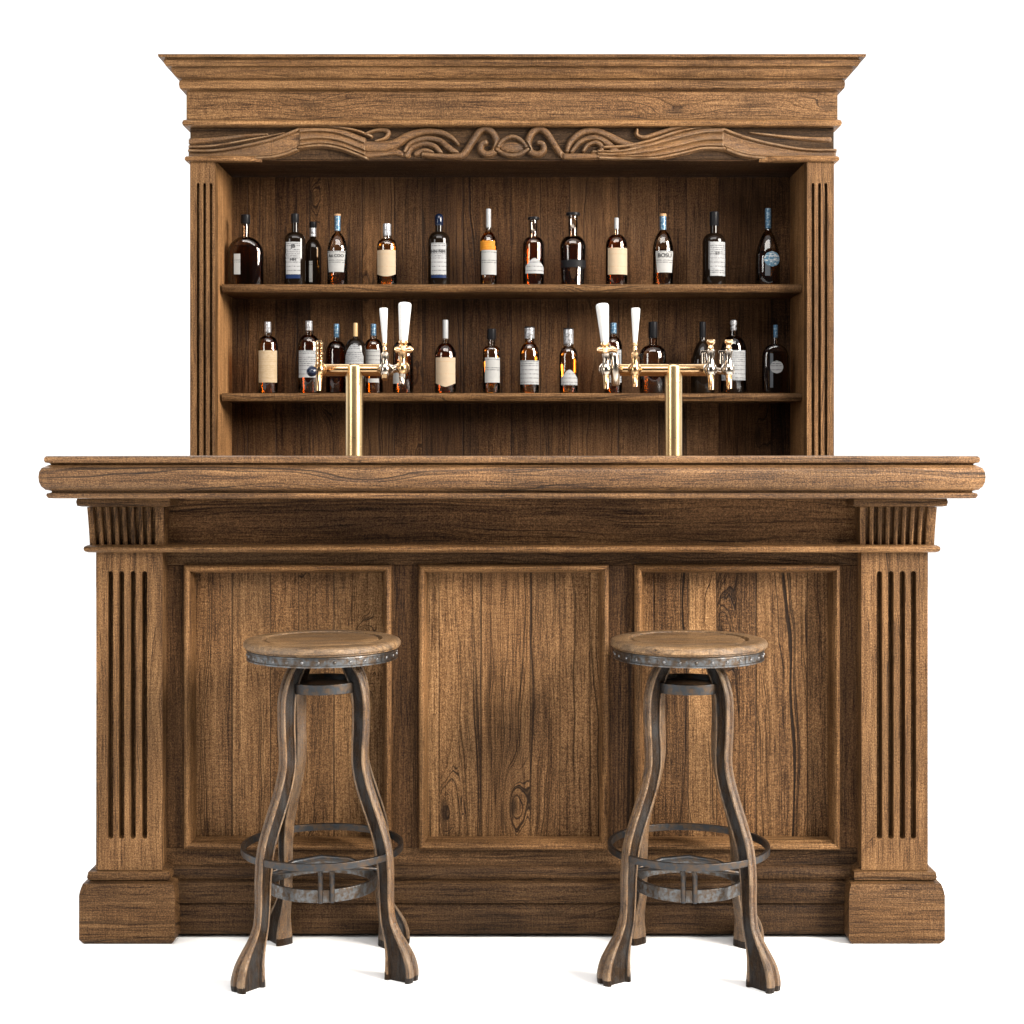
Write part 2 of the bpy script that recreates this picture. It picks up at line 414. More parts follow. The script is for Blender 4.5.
def catmull(pts, n=6):
    P = [Vector(p) if len(p) == 3 else Vector((*p, 0)) for p in pts]; out = []
    for i in range(len(P) - 1):
        p0, p1, p2, p3 = P[max(i - 1, 0)], P[i], P[i + 1], P[min(i + 2, len(P) - 1)]
        for j in range(n):
            t = j / n
            out.append(.5 * ((2 * p1) + (-p0 + p2) * t + (2 * p0 - 5 * p1 + 4 * p2 - p3) * t * t + (-p0 + 3 * p1 - 3 * p2 + p3) * t ** 3))
    out.append(P[-1]); return out

def fluted_face(x0, x1, z0, z1, slots, y0, y1):
    """front board with round-ended slots cut right through; slots [(xc, halfw, zlow, zhigh)]"""
    cu = bpy.data.curves.new('tmp', 'CURVE'); cu.dimensions = '2D'; cu.fill_mode = 'BOTH'; cu.extrude = (y1 - y0) / 2
    def spl(pts):
        s = cu.splines.new('POLY'); s.points.add(len(pts) - 1); s.use_cyclic_u = True
        for i, (a, b) in enumerate(pts): s.points[i].co = (a, b, 0, 1)
    spl([(x0, z0), (x1, z0), (x1, z1), (x0, z1)])
    for xc, hw, zl, zh in slots:
        pts = []
        for i in range(9): a = PI * i / 8; pts.append((xc + hw * math.cos(a), zh - hw + hw * math.sin(a)))
        for i in range(9): a = PI + PI * i / 8; pts.append((xc + hw * math.cos(a), zl + hw + hw * math.sin(a)))
        spl(pts)
    o = bpy.data.objects.new('tmp', cu); COL.objects.link(o)
    me = bpy.data.meshes.new_from_object(o)
    mb = MB(); mb.add([(v.co.x, (y0 + y1) / 2 - v.co.z, v.co.y) for v in me.vertices], [tuple(p.vertices) for p in me.polygons])
    bpy.data.objects.remove(o); bpy.data.curves.remove(cu); bpy.data.meshes.remove(me)
    return mb

def out_of(half_px, base_half, base_y):
    """how far a moulding stands out when its silhouette is half_px wide"""
    return (half_px * (D0 + base_y) / F - base_half) / (1 + half_px / F)

# ------------------------------------------------------------------ floor
mb = MB(); mb.add([(-9, -7, 0), (9, -7, 0), (9, 9, 0), (-9, 9, 0)], [(0, 1, 2, 3)])
o = part('floor', mb, M['floor'], fix=False); o['kind'] = 'structure'

# ================================================================== BAR COUNTER
bar = thing('bar_counter', 'long oak bar counter with three front panels and fluted pilasters', 'bar counter', (0, 0, 0))
CH = Z(456, -.15)                      # counter top surface
HW = W(416, 0)                         # half width over the pilaster shafts
SF = .045                              # stile face
def zb(py, y=0): return Z(py, y)
# carcass behind the face: closed box sides / back
mb = MB()
mb.box(-HW + .004, HW - .004, .100, .50, .012, CH - .05)
part('carcass', mb, M['stile'], bar, .002)

# stiles and rails with three openings
opn = [(184, 391), (419, 609), (636, 841)]      # outer edge of each frame moulding in px
zt, zo = Z(565, SF), Z(848, SF)
xi = X(163, SF)
xs = [X(150, SF)] + [X(p, SF) for a in opn for p in a] + [X(875, SF)]
zlo, zhi = Z(868, SF), Z(549, SF)
ins = .010
for i in range(0, 8, 2):
    mb = MB(); mb.box(xs[i] - (0 if i == 0 else ins), xs[i + 1] + (0 if i == 6 else ins), SF, .0985, zo + .0003, zt - .0003)
    part('stile', mb, M['stile'], bar, .0015)
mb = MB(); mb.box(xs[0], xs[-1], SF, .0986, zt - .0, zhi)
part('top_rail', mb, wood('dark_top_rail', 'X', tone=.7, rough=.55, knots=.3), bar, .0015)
mb = MB(); mb.box(xs[0], xs[-1], SF, .0987, zlo, zo)
part('bottom_rail', mb, wood('dark_bottom_rail', 'X', tone=.72, rough=.55, knots=.3), bar, .0015)
# panels and their frames
fp = [(-.001, SF + .002), (-.001, SF - .010), (.002, SF - .0175), (.008, SF - .020), (.0125, SF - .016), (.0155, SF - .004), (.018, SF + .010), (.018, .095)]
for (a, b), lab in zip(opn, ('panel of pale boards with long dark grain cracks', 'middle panel with two knots low down', 'panel with dark streaked boards')):
    mb = MB(); x0, x1 = X(a, SF - .018), X(b, SF - .018)
    mb.box(x0 + .012, x1 - .012, .078, .0984, zo + .012, zt - .012)
    p = part('panel', mb, M['panel'], bar, label=lab)
    mb = MB(); mb.frame(x0, x1, zo, zt, fp)
    part('panel_frame', mb, [M['beadz'], M['bead']], p, smooth=50)
# frieze under the top
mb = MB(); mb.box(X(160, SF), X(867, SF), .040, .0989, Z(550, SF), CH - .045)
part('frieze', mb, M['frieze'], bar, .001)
# moulding band across the whole front
y0 = .012
pz = lambda py, y: Z(py, y)
band = [(out_of(424, HW, y0) * .2, Z(545.2, -.02)), (.016, Z(545.5, -.02)), (.021, Z(546.8, -.02)), (.022, Z(549, -.02)), (.020, Z(551.3, -.02)), (.014, Z(552.6, -.02)), (.004, Z(553, -.02))]
mb = MB()
mb.prof_u(band, -HW, HW, 0.0, .0993)
part('moulding', mb, M['bead'], bar, smooth=60)
# countertop: slab with three-part nosing carried round the ends
OV = .15
bh = .90                                # reference block half width; profile out measured from it
def cprof(lst, yref):
    r = []
    for hp, py in lst:
        o = (hp * (D0 + yref) / F - bh) / (1 + hp / F)
        r.append((o, Z(py, yref - o)))
    return r
# out measured so that the front nosing is at y=-OV: choose front base yf = -OV + omax
omax = 473.5 * (D0 - OV) / F - bh
yf = -OV + omax
nose = [(467.0, 456), (468.0, 456.4), (469.2, 458.0), (469.4, 460.5), (468.5, 462.6), (465.0, 463.4), (464.0, 464.6), (466.5, 465.4), (471.2, 468), (473.1, 472), (473.6, 477), (473.2, 482), (471.5, 486.5), (468.2, 490),
        (463.6, 491.2), (463.4, 492.6), (467.3, 493.6), (467.6, 496), (466.0, 498.4), (461.0, 498.9)]
pr = [(h * (D0 - OV) / F - bh, Z(p, -OV)) for h, p in nose]
mb = MB(); mb.prof_u(pr, -bh, bh, yf, .56, inner=.3)
mb.box(-bh + .29, bh - .29, yf + .28, .559, pr[-1][1] + .002, CH - .0004)
part('countertop', mb, M['top'], bar, smooth=50)

# pilasters
PW0, PW1 = X(96.5, 0), X(163, 0)
for sgn in (-1, 1):
    def sx(a, b): return (a, b) if sgn < 0 else (-b, -a)
    x0, x1 = sx(PW0, PW1)
    slots = []
    for pa in (111, 122, 133.5, 145):
        xc = X(pa, 0); xc = xc if sgn < 0 else -xc
        slots.append((xc, .0062, Z(839, 0), Z(571, 0)))
    mb = fluted_face(x0, x1, Z(870, 0), Z(552, 0), slots, 0, .030)
    pil = part('pilaster', mb, M['post'], bar, .0012, smooth=40)
    mb = MB(); mb.box(x0 + .0015, x1 - .0015, .0303, .0992, Z(870, 0), Z(549, 0))
    part('pilaster_core', mb, M['post'], pil, .001)
    # capital: flared block with reeds, and the abacus above it
    cz0, cz1 = Z(546, 0), Z(507, -.01)
    tb = W(38.5, 0); tt = W(41, 0); cxm = (x0 + x1) / 2
    cxb = X(127.5, 0) if sgn < 0 else -X(127.5, 0)
    mb = MB(); n = 9
    hb, ht = W(37, 0), W(38.2, 0)
    rs = []
    for i in range(7):
        t = i / 6; fl = t ** 1.6
        hw = hb + (ht - hb) * t; yy = -.002 - .012 * fl
        z = cz0 + (cz1 - cz0) * t; row = [(cxb - hw, .0992, z), (cxb - hw, yy, z)]
        # reeds: grooves cut in the front
        m = 8; wv = (2 * hw - .024) / m; xx = cxb - hw + .012
        for q in range(m):
            gx = xx + q * wv
            row += [(gx, yy, z), (gx + .0015, yy + .014, z), (gx + wv * .52, yy + .014, z), (gx + wv * .56, yy, z), (gx + wv * .8, yy - .002, z)]
        row += [(cxb + hw, yy, z), (cxb + hw, .0992, z)]
        rs.append(row)
    mb.rings(rs)
    part('capital', mb, M['post'], pil, smooth=40)
    ah = W(47.2, -.045); ac = X(123.7, -.045) if sgn < 0 else -X(123.7, -.045)
    mb = MB(); za, zc = Z(506.5, -.05), CH - .085
    mb.prof_u([(.0, Z(498, -.04)), (.007, Z(498.5, -.04)), (.009, Z(502, -.05)), (.007, Z(506, -.05)), (-.002, Z(507, -.05))], ac - ah + .009, ac + ah - .009, -.036, .0992, inner=.04)
    mb.box(ac - ah + .04, ac + ah - .04, -.0, .0990, Z(506.9, -.05) + .0006, Z(498, -.04) - .0006)
    part('abacus', mb, M['rail'], pil, smooth=50)
    # base moulding and plinth block
    bh2 = (x1 - x0) / 2
    base = [(-.002, Z(867, 0)), (.003, Z(867.8, 0)), (.0115, Z(870.5, 0)), (.0165, Z(874, -.02)), (.0185, Z(879, -.02)), (.0165, Z(882, -.02)), (.012, Z(883, -.02)), (.0165, Z(883.6, -.02)),
            (.026, Z(886, -.03)), (.0305, Z(892, -.03)), (.0325, Z(897, -.03)), (.0325, .012), (.027, .004), (.023, .0)]
    mb = MB(); mb.prof_u(base, x0, x1, .012, .0992, inner=.03)
    mb.box(x0 + .02, x1 - .02, .03, .0990, .001, Z(869, 0))
    part('plinth', mb, M['plinth'], pil, smooth=40)
# skirting between plinths
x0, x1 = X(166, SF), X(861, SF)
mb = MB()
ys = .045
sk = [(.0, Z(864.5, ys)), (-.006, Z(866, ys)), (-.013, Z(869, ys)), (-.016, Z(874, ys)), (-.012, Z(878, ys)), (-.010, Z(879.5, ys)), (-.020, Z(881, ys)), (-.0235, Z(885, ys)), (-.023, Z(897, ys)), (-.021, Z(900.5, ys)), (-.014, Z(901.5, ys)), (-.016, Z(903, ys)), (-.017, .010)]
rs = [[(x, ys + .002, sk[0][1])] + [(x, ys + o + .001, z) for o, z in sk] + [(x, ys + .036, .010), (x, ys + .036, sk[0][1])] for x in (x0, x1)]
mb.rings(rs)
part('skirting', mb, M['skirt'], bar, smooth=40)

# ================================================================== BACK BAR
BY = .98
back = thing('back_bar_cabinet', 'tall oak back bar with two bottle shelves and a carved cornice behind the counter', 'back bar', (0, BY, 0))
BH = W(322, BY)                          # half width over pilasters
RD = .27                                 # recess depth
zc = lambda py, o=0: Z(py, BY - o)
ztop_open = Z(160, BY)
IW = W(294, BY)                          # inner half width (inner face of side walls)
for sgn in (-1, 1):
    x0, x1 = (-BH, -W(297, BY)) if sgn < 0 else (W(295, BY), BH)
    slots = [((X(p, BY) if sgn < 0 else -X(p, BY)), .0042, .30, Z(183, BY)) for p in (198.5, 205, 211.5)]
    mb = fluted_face(x0, x1, .12, ztop_open + .01, slots, BY, BY + .022)
    pl = part('pilaster', mb, M['post'], back, .001, smooth=40)
    mb = MB(); mb.box(x0 + .0012, x1 - .0012, BY + .0223, BY + .05, .12, ztop_open + .0095)
    part('pilaster_core', mb, M['post'], pl)
    mb = MB(); mb.prof_u([(0, .2), (.012, .19), (.02, .16), (.02, 0)], x0, x1, BY + .002, BY + .05, inner=.02)
    mb.box(x0 + .015, x1 - .015, BY + .01, BY + .0495, .001, .121)
    part('plinth', mb, M['plinth'], pl)
    xa, xb = (x0 + .003, x1 - .001) if sgn < 0 else (x0 + .001, x1 - .003)
    mb = MB(); mb.box(xa, xb, BY + .0502, BY + RD + .02, .002, ztop_open + .0)
    part('side_wall', mb, M['side'], back, .001)
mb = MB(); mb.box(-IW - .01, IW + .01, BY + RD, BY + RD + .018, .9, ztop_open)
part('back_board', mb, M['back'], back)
# lower cupboard front, hidden behind the counter
mb = MB(); mb.box(-IW - .004, IW + .004, BY + .02, BY + RD - .001, .05, .93)
lc = part('cupboard', mb, M['side'], back, .002)
mb = MB(); mb.box(-IW + .0, IW - .0, BY + .004, BY + RD - .002, .9302, .955)
part('work_top', mb, M['shelf'], back, .003)
# soffit
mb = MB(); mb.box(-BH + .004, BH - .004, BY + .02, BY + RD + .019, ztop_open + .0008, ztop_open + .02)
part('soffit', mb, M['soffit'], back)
# shelves
SHY = BY + .070
SH1, SH2 = Z(284, SHY), Z(393, SHY)
for zs in (SH1, SH2):
    th = W(8, BY)
    prof = [(BY + RD - .0005, zs), (SHY + .006, zs), (SHY + .002, zs - .002), (SHY, zs - .006), (SHY + .001, zs - .013), (SHY + .003, zs - .017), (SHY + .008, zs - th), (BY + RD - .0005, zs - th)]
    mb = MB(); mb.rings([[(x, y, z) for y, z in prof] for x in (-IW - .003, IW + .003)])
    part('shelf', mb, M['shelf'], back, smooth=50)
# plain upper frieze, cornice, beads
bw = W(325.5, BY)
def prof_from(lst, half, yref):
    r = []
    for hp, py in lst:
        o = out_of(hp, half, yref); r.append((o, Z(py, yref - o)))
    return r
mb = MB(); mb.box(-bw, bw, BY - .002, BY + RD + .018, Z(123, BY), Z(90, BY))
part('upper_frieze', mb, M['friezeb'], back, .0015)
cor = [(354.0, 54), (354.2, 55), (353.6, 56.8), (347, 57.3), (346.6, 58.4), (348.4, 60), (348.0, 63), (346.0, 66), (341.5, 67.4), (340.6, 68.4), (340.2, 71), (337.5, 75), (334, 78.2), (330.6, 78.8), (330.2, 79.8), (332.6, 80.8), (333.2, 84), (332.4, 88), (330, 90), (326.5, 91.6)]
mb = MB(); pf = prof_from(cor, bw, BY); mb.prof_u(pf, -bw, bw, BY, BY + RD + .019, inner=.10)
mb.box(-bw + .09, bw - .09, BY + .09, BY + RD + .018, pf[-1][1] + .001, pf[0][1] - .001)
part('cornice', mb, M['cornice'], back, smooth=32)
bd = [(326, 119.5), (328.5, 120), (329.8, 122), (329.9, 123.5), (328.8, 125.6), (326, 126.3), (324, 126.5)]
mb = MB(); mb.prof_u(prof_from(bd, bw - .004, BY), -bw + .004, bw - .004, BY, BY + RD + .018)
part('bead', mb, M['bead'], back, smooth=60)
bd = [(323, 155.8), (326, 156.3), (327.3, 157.6), (327.4, 159.5), (326.2, 161), (322.5, 161.8)]
for xa, xb in ((-BH, X(262, BY)), (X(760, BY), BH)):
    mb = MB(); pq = prof_from(bd, BH, BY); pq = [(-.012, pq[0][1])] + pq + [(-.012, pq[-1][1])]
    sg = -1 if xa < 0 else 1; xo = xa if sg < 0 else xb; xn = xb if sg < 0 else xa
    mb.rings([[(xo + sg * o, BY + .055, z) for o, z in pq], [(xo + sg * o, BY - o, z) for o, z in pq], [(xn + sg * .05, BY - o, z) for o, z in pq], [(xn, BY - o * .2 + .008, z) for o, z in pq]])
    part('bead', mb, M['bead'], back, smooth=60)
# carved apron
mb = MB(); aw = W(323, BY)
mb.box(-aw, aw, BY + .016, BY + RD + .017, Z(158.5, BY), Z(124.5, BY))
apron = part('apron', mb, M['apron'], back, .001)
YA = BY + .016
import numpy as np
GX0, GX1, GY0, GY1, GS = 189.0, 837.0, 124.0, 160.4, .5
gx = np.arange(GX0, GX1 + .01, GS); gy = np.arange(GY0, GY1 + .01, GS)
PX, PY = np.meshgrid(gx, gy)
HS = np.full(PX.shape, -1.0)
def stroke(Hm, pts, w0, w1, h, wm=None, crisp=.55, n=10):
    """a carved strand: ridge of half width w (px) and height h (mm)"""
    P = catmull(pts, n); N = len(P)
    ax = np.array([p.x for p in P]); ay = np.array([p.y for p in P]); t = np.linspace(0, 1, N)
    ww = (w0 + (w1 - w0) * t) if wm is None else (w0 * (1 - t) ** 2 + 2 * wm * t * (1 - t) + w1 * t * t)
    if h > 10 and Hm is HS: ww = ww * 1.2
    best = np.full(PX.shape, 9.0)
    for i in range(N - 1):
        dx, dy = ax[i + 1] - ax[i], ay[i + 1] - ay[i]; L2 = dx * dx + dy * dy + 1e-9
        c0 = max(0, int((min(ax[i], ax[i + 1]) - 7 - GX0) / GS)); c1 = int((max(ax[i], ax[i + 1]) + 7 - GX0) / GS) + 1
        if c1 <= 0: continue
        qx, qy = PX[:, c0:c1], PY[:, c0:c1]
        u = np.clip(((qx - ax[i]) * dx + (qy - ay[i]) * dy) / L2, 0, 1)
        d = np.hypot(qx - ax[i] - u * dx, qy - ay[i] - u * dy) / (ww[i] + (ww[i + 1] - ww[i]) * u)
        best[:, c0:c1] = np.minimum(best[:, c0:c1], d)
    prof = np.sqrt(np.clip(1 - best ** 2, 0, 1)) ** crisp * h
    # cut a dark groove round the strand before raising it
    grv = np.clip((1.55 - best) / .5, 0, 1) * (best > 1)
    Hm[:] = np.where(best < 1, np.maximum(prof, Hm * (1 - np.clip((1.3 - best) / .3, 0, 1)) + prof * 0), Hm - grv * np.maximum(Hm, 0) * .55)
def sheet(Hm, top, bot, fn):
    A = catmull(top, 12); B_ = catmull(bot, 12)
    ta = np.interp(gx, [p.x for p in A], [p.y for p in A], left=np.nan, right=np.nan)
    tb = np.interp(gx, [p.x for p in B_], [p.y for p in B_], left=np.nan, right=np.nan)
    v = (PY - ta[None, :]) / (tb - ta)[None, :]
    u = (PX - max(A[0].x, B_[0].x)) / (min(A[-1].x, B_[-1].x) - max(A[0].x, B_[0].x))
    m = (v >= 0) & (v <= 1) & (u >= 0) & (u <= 1)
    Hm[:] = np.where(m, np.nan_to_num(fn(np.clip(u, 0, 1), np.clip(np.nan_to_num(v), 0, 1))), Hm)
def steps(n, h, base=4.0):
    """overlapping folds: each rises slowly and drops sharply"""
    def f(u, v):
        q = (v * n) % 1.0
        e = np.clip(v * 14, 0, 1) * np.clip((1 - v) * 22, 0, 1)
        return (base + (h - base) * np.sqrt(np.clip(1 - (1 - q) ** 2, 0, 1)) * np.clip((1 - q) * 6, 0, 1)) * (.3 + .7 * e)
    return f
def mir(pts): return [(1025.5 - a, b) for a, b in pts][::-1]
HL = np.full(PX.shape, -1.0)
# left drape: hollow field, strands sweeping up to the fold at x = 300
sheet(HL, [(190, 150), (225, 149), (262, 143), (301, 131)], [(190, 158.6), (235, 158.8), (272, 158), (301, 148.5)], lambda u, v: 5 + 9 * (2 * v - 1) ** 2)
stroke(HL, [(192, 141.5), (215, 139.6), (245, 136), (268, 134.4)], 3.0, .8, 7)
stroke(HL, [(190, 147.2), (215, 146), (250, 140), (285, 133.5)], 1.6, .9, 9)
stroke(HL, [(189, 151.3), (215, 151.3), (245, 146.6), (275, 139.5), (300, 130)], 1.7, 2.0, 16)
stroke(HL, [(189, 158.6), (235, 159), (270, 158), (288, 154), (302, 147.8)], 1.5, 1.9, 16)
sheet(HL, [(300, 126.5), (318, 126), (340, 128.5), (366, 138)], [(301, 149), (322, 146.8), (342, 150), (366, 159.4)], steps(3, 19, 7))
stroke(HL, [(300, 126.6), (330, 127), (356, 131), (372, 137)], 1.8, 1.4, 18)
stroke(HL, [(300, 148.6), (322, 146.5), (342, 149.6), (367, 159)], 1.7, 1.7, 20)
# hollow leaf tip beyond the fold
stroke(HL, [(366, 134), (376, 130.5), (385, 130), (389, 133), (385.5, 138.5), (376, 141.5)], 1.0, 1.0, 11, 3.4)
HR = np.full(PX.shape, -1.0)
sheet(HR, mir([(190, 150), (225, 149), (262, 143), (302, 129)]), mir([(190, 158.6), (235, 158.8), (272, 158), (302, 149)]), lambda u, v: 5 + 9 * (2 * v - 1) ** 2)
stroke(HR, mir([(196, 139.8), (215, 139.2), (245, 136.4), (275, 133)]), .8, 2.8, 9)
stroke(HR, mir([(190, 150.8), (220, 150.2), (255, 144.5), (285, 136.5), (304, 129)]), 2.0, 1.6, 16)
stroke(HR, mir([(190, 158.6), (235, 159), (270, 158), (288, 154.5), (304, 148)]), 1.9, 1.5, 16)
sheet(HR, [(598, 150), (620, 150), (645, 143.5), (672, 135), (700, 128), (723, 126)], [(598, 159), (625, 159.6), (655, 159), (682, 154), (702, 149.5), (723, 149.5)], steps(3, 19, 7))
stroke(HR, [(724, 126), (700, 127.2), (676, 133), (652, 141), (628, 146.5), (604, 148)], 2.3, 1.6, 19)
stroke(HR, [(727, 125.6), (700, 125.2), (676, 128.5), (656, 134.5), (645, 137.8), (637.5, 135.5), (637.5, 130)], 2.0, 1.2, 15, 3.0)
stroke(HR, [(724, 149.4), (702, 149.4), (682, 154), (655, 159), (625, 159.6), (600, 158.8)], 1.8, 1.4, 20)
sA = [(366, 147), (385, 146.8), (397, 143.5), (408, 136.8), (423, 132.3), (440, 132.6), (452, 138), (458.5, 144.5)]
sB = [(405.6, 151.5), (411, 143.8), (426, 138.8), (440, 141), (448, 147), (457, 154)]
sC = [(407.5, 155), (412, 148), (424, 144), (435, 146.4), (441, 153)]
sD = [(424, 155), (440, 156.6), (456, 156.9), (464, 154.4), (472, 143.2), (479, 132.8), (486, 129.3), (493.3, 133.5), (497, 143), (494.5, 152), (487.2, 154.6), (481.5, 151), (482.2, 145), (486, 143)]
stroke(HS, [(366, 153.5), (380, 152.5), (395, 152), (409, 156)], 5.0, 2.2, 8)
stroke(HS, sA, 4.6, 1.3, 14, 3.6)
stroke(HS, sC, 2.5, 2.0, 12); stroke(HS, sB, 1.5, 2.6, 14, 2.4)
stroke(HS, [(417, 154), (425, 151), (432, 153)], 2.8, 2.6, 9)
stroke(HS, sD, 2.0, 2.3, 17, 3.5); stroke(HS, mir(sD), 2.3, 2.0, 17, 3.5)
stroke(HS, [(567.5, 151), (571.5, 141.5), (582, 133), (596, 131.6), (610, 137), (625, 144), (640, 148)], 1.8, 2.8, 15, 3.8)
stroke(HS, [(572, 152), (581, 142), (594, 138), (607, 143.4), (616, 152)], 1.5, 3.2, 13, 2.4)
stroke(HS, [(584, 151), (588, 145.6), (596, 143), (602, 147), (600, 153), (594.5, 153.4)], 1.5, 2.4, 14, 2.0)
stroke(HS, [(566, 156.8), (590, 156.6), (612, 157)], 2.6, 2.2, 12)
stroke(HS, [(497, 149.8), (503, 141), (512.5, 137), (522, 141), (528.5, 149.8)], 1.6, 1.6, 13, 2.1)
stroke(HS, [(497, 149.8), (504, 154.2), (512.5, 155.8), (521, 154.2), (528.5, 149.8)], 1.6, 1.6, 13, 2.1)
eye = 1 - ((PX - 512.8) / 12) ** 2 - ((PY - 147.5) / 5.4) ** 2
HS[:] = np.where((eye > 0) & (HS < 1), np.sqrt(np.clip(eye, 0, 1)) * 6, HS)
for nm, Hm in (('drapery', HL), ('drapery', HR), ('scroll', HS)):
    # soften the grid a touch, then keep only what stands proud of the board
    Hs = Hm.copy()
    Hs[1:-1, 1:-1] = (Hm[1:-1, 1:-1] * 4 + Hm[:-2, 1:-1] + Hm[2:, 1:-1] + Hm[1:-1, :-2] + Hm[1:-1, 2:]) / 8
    Hs[0, :] = Hs[-1, :] = -1; Hs[:, 0] = Hs[:, -1] = -1
    idx = -np.ones(Hs.shape, int); mb = MB(); keep = Hs > -.9
    k2 = np.zeros(Hs.shape, bool); k2[:-1, :-1] = keep[:-1, :-1] | keep[1:, :-1] | keep[:-1, 1:] | keep[1:, 1:]
    R_, C_ = np.nonzero(k2[:-1, :-1]); vs_ = []; fs_ = []
    def vid(i, j):
        if idx[i, j] < 0:
            idx[i, j] = len(vs_); hh = float(Hs[i, j]) * .001; y_ = YA - hh
            vs_.append((X(PX[i, j], YA), y_, Z(PY[i, j], YA)))
        return int(idx[i, j])
    for i, j in zip(R_.tolist(), C_.tolist()): fs_.append((vid(i, j), vid(i + 1, j), vid(i + 1, j + 1), vid(i, j + 1)))
    mb.add(vs_, fs_)
    part(nm, mb, M['carve'], apron, smooth=70, fix=False)

# ================================================================== BOTTLES
def text_mesh(txt, size):
    cu = bpy.data.curves.new('t', 'FONT'); cu.body = txt; cu.size = size; cu.align_x = 'CENTER'; cu.extrude = 0; cu.offset = size * .02
    o = bpy.data.objects.new('t', cu); COL.objects.link(o)
    me = bpy.data.meshes.new_from_object(o)
    r = ([(v.co.x, v.co.y) for v in me.vertices], [tuple(p.vertices) for p in me.polygons])
    bpy.data.objects.remove(o); bpy.data.curves.remove(cu); bpy.data.meshes.remove(me)
    return r

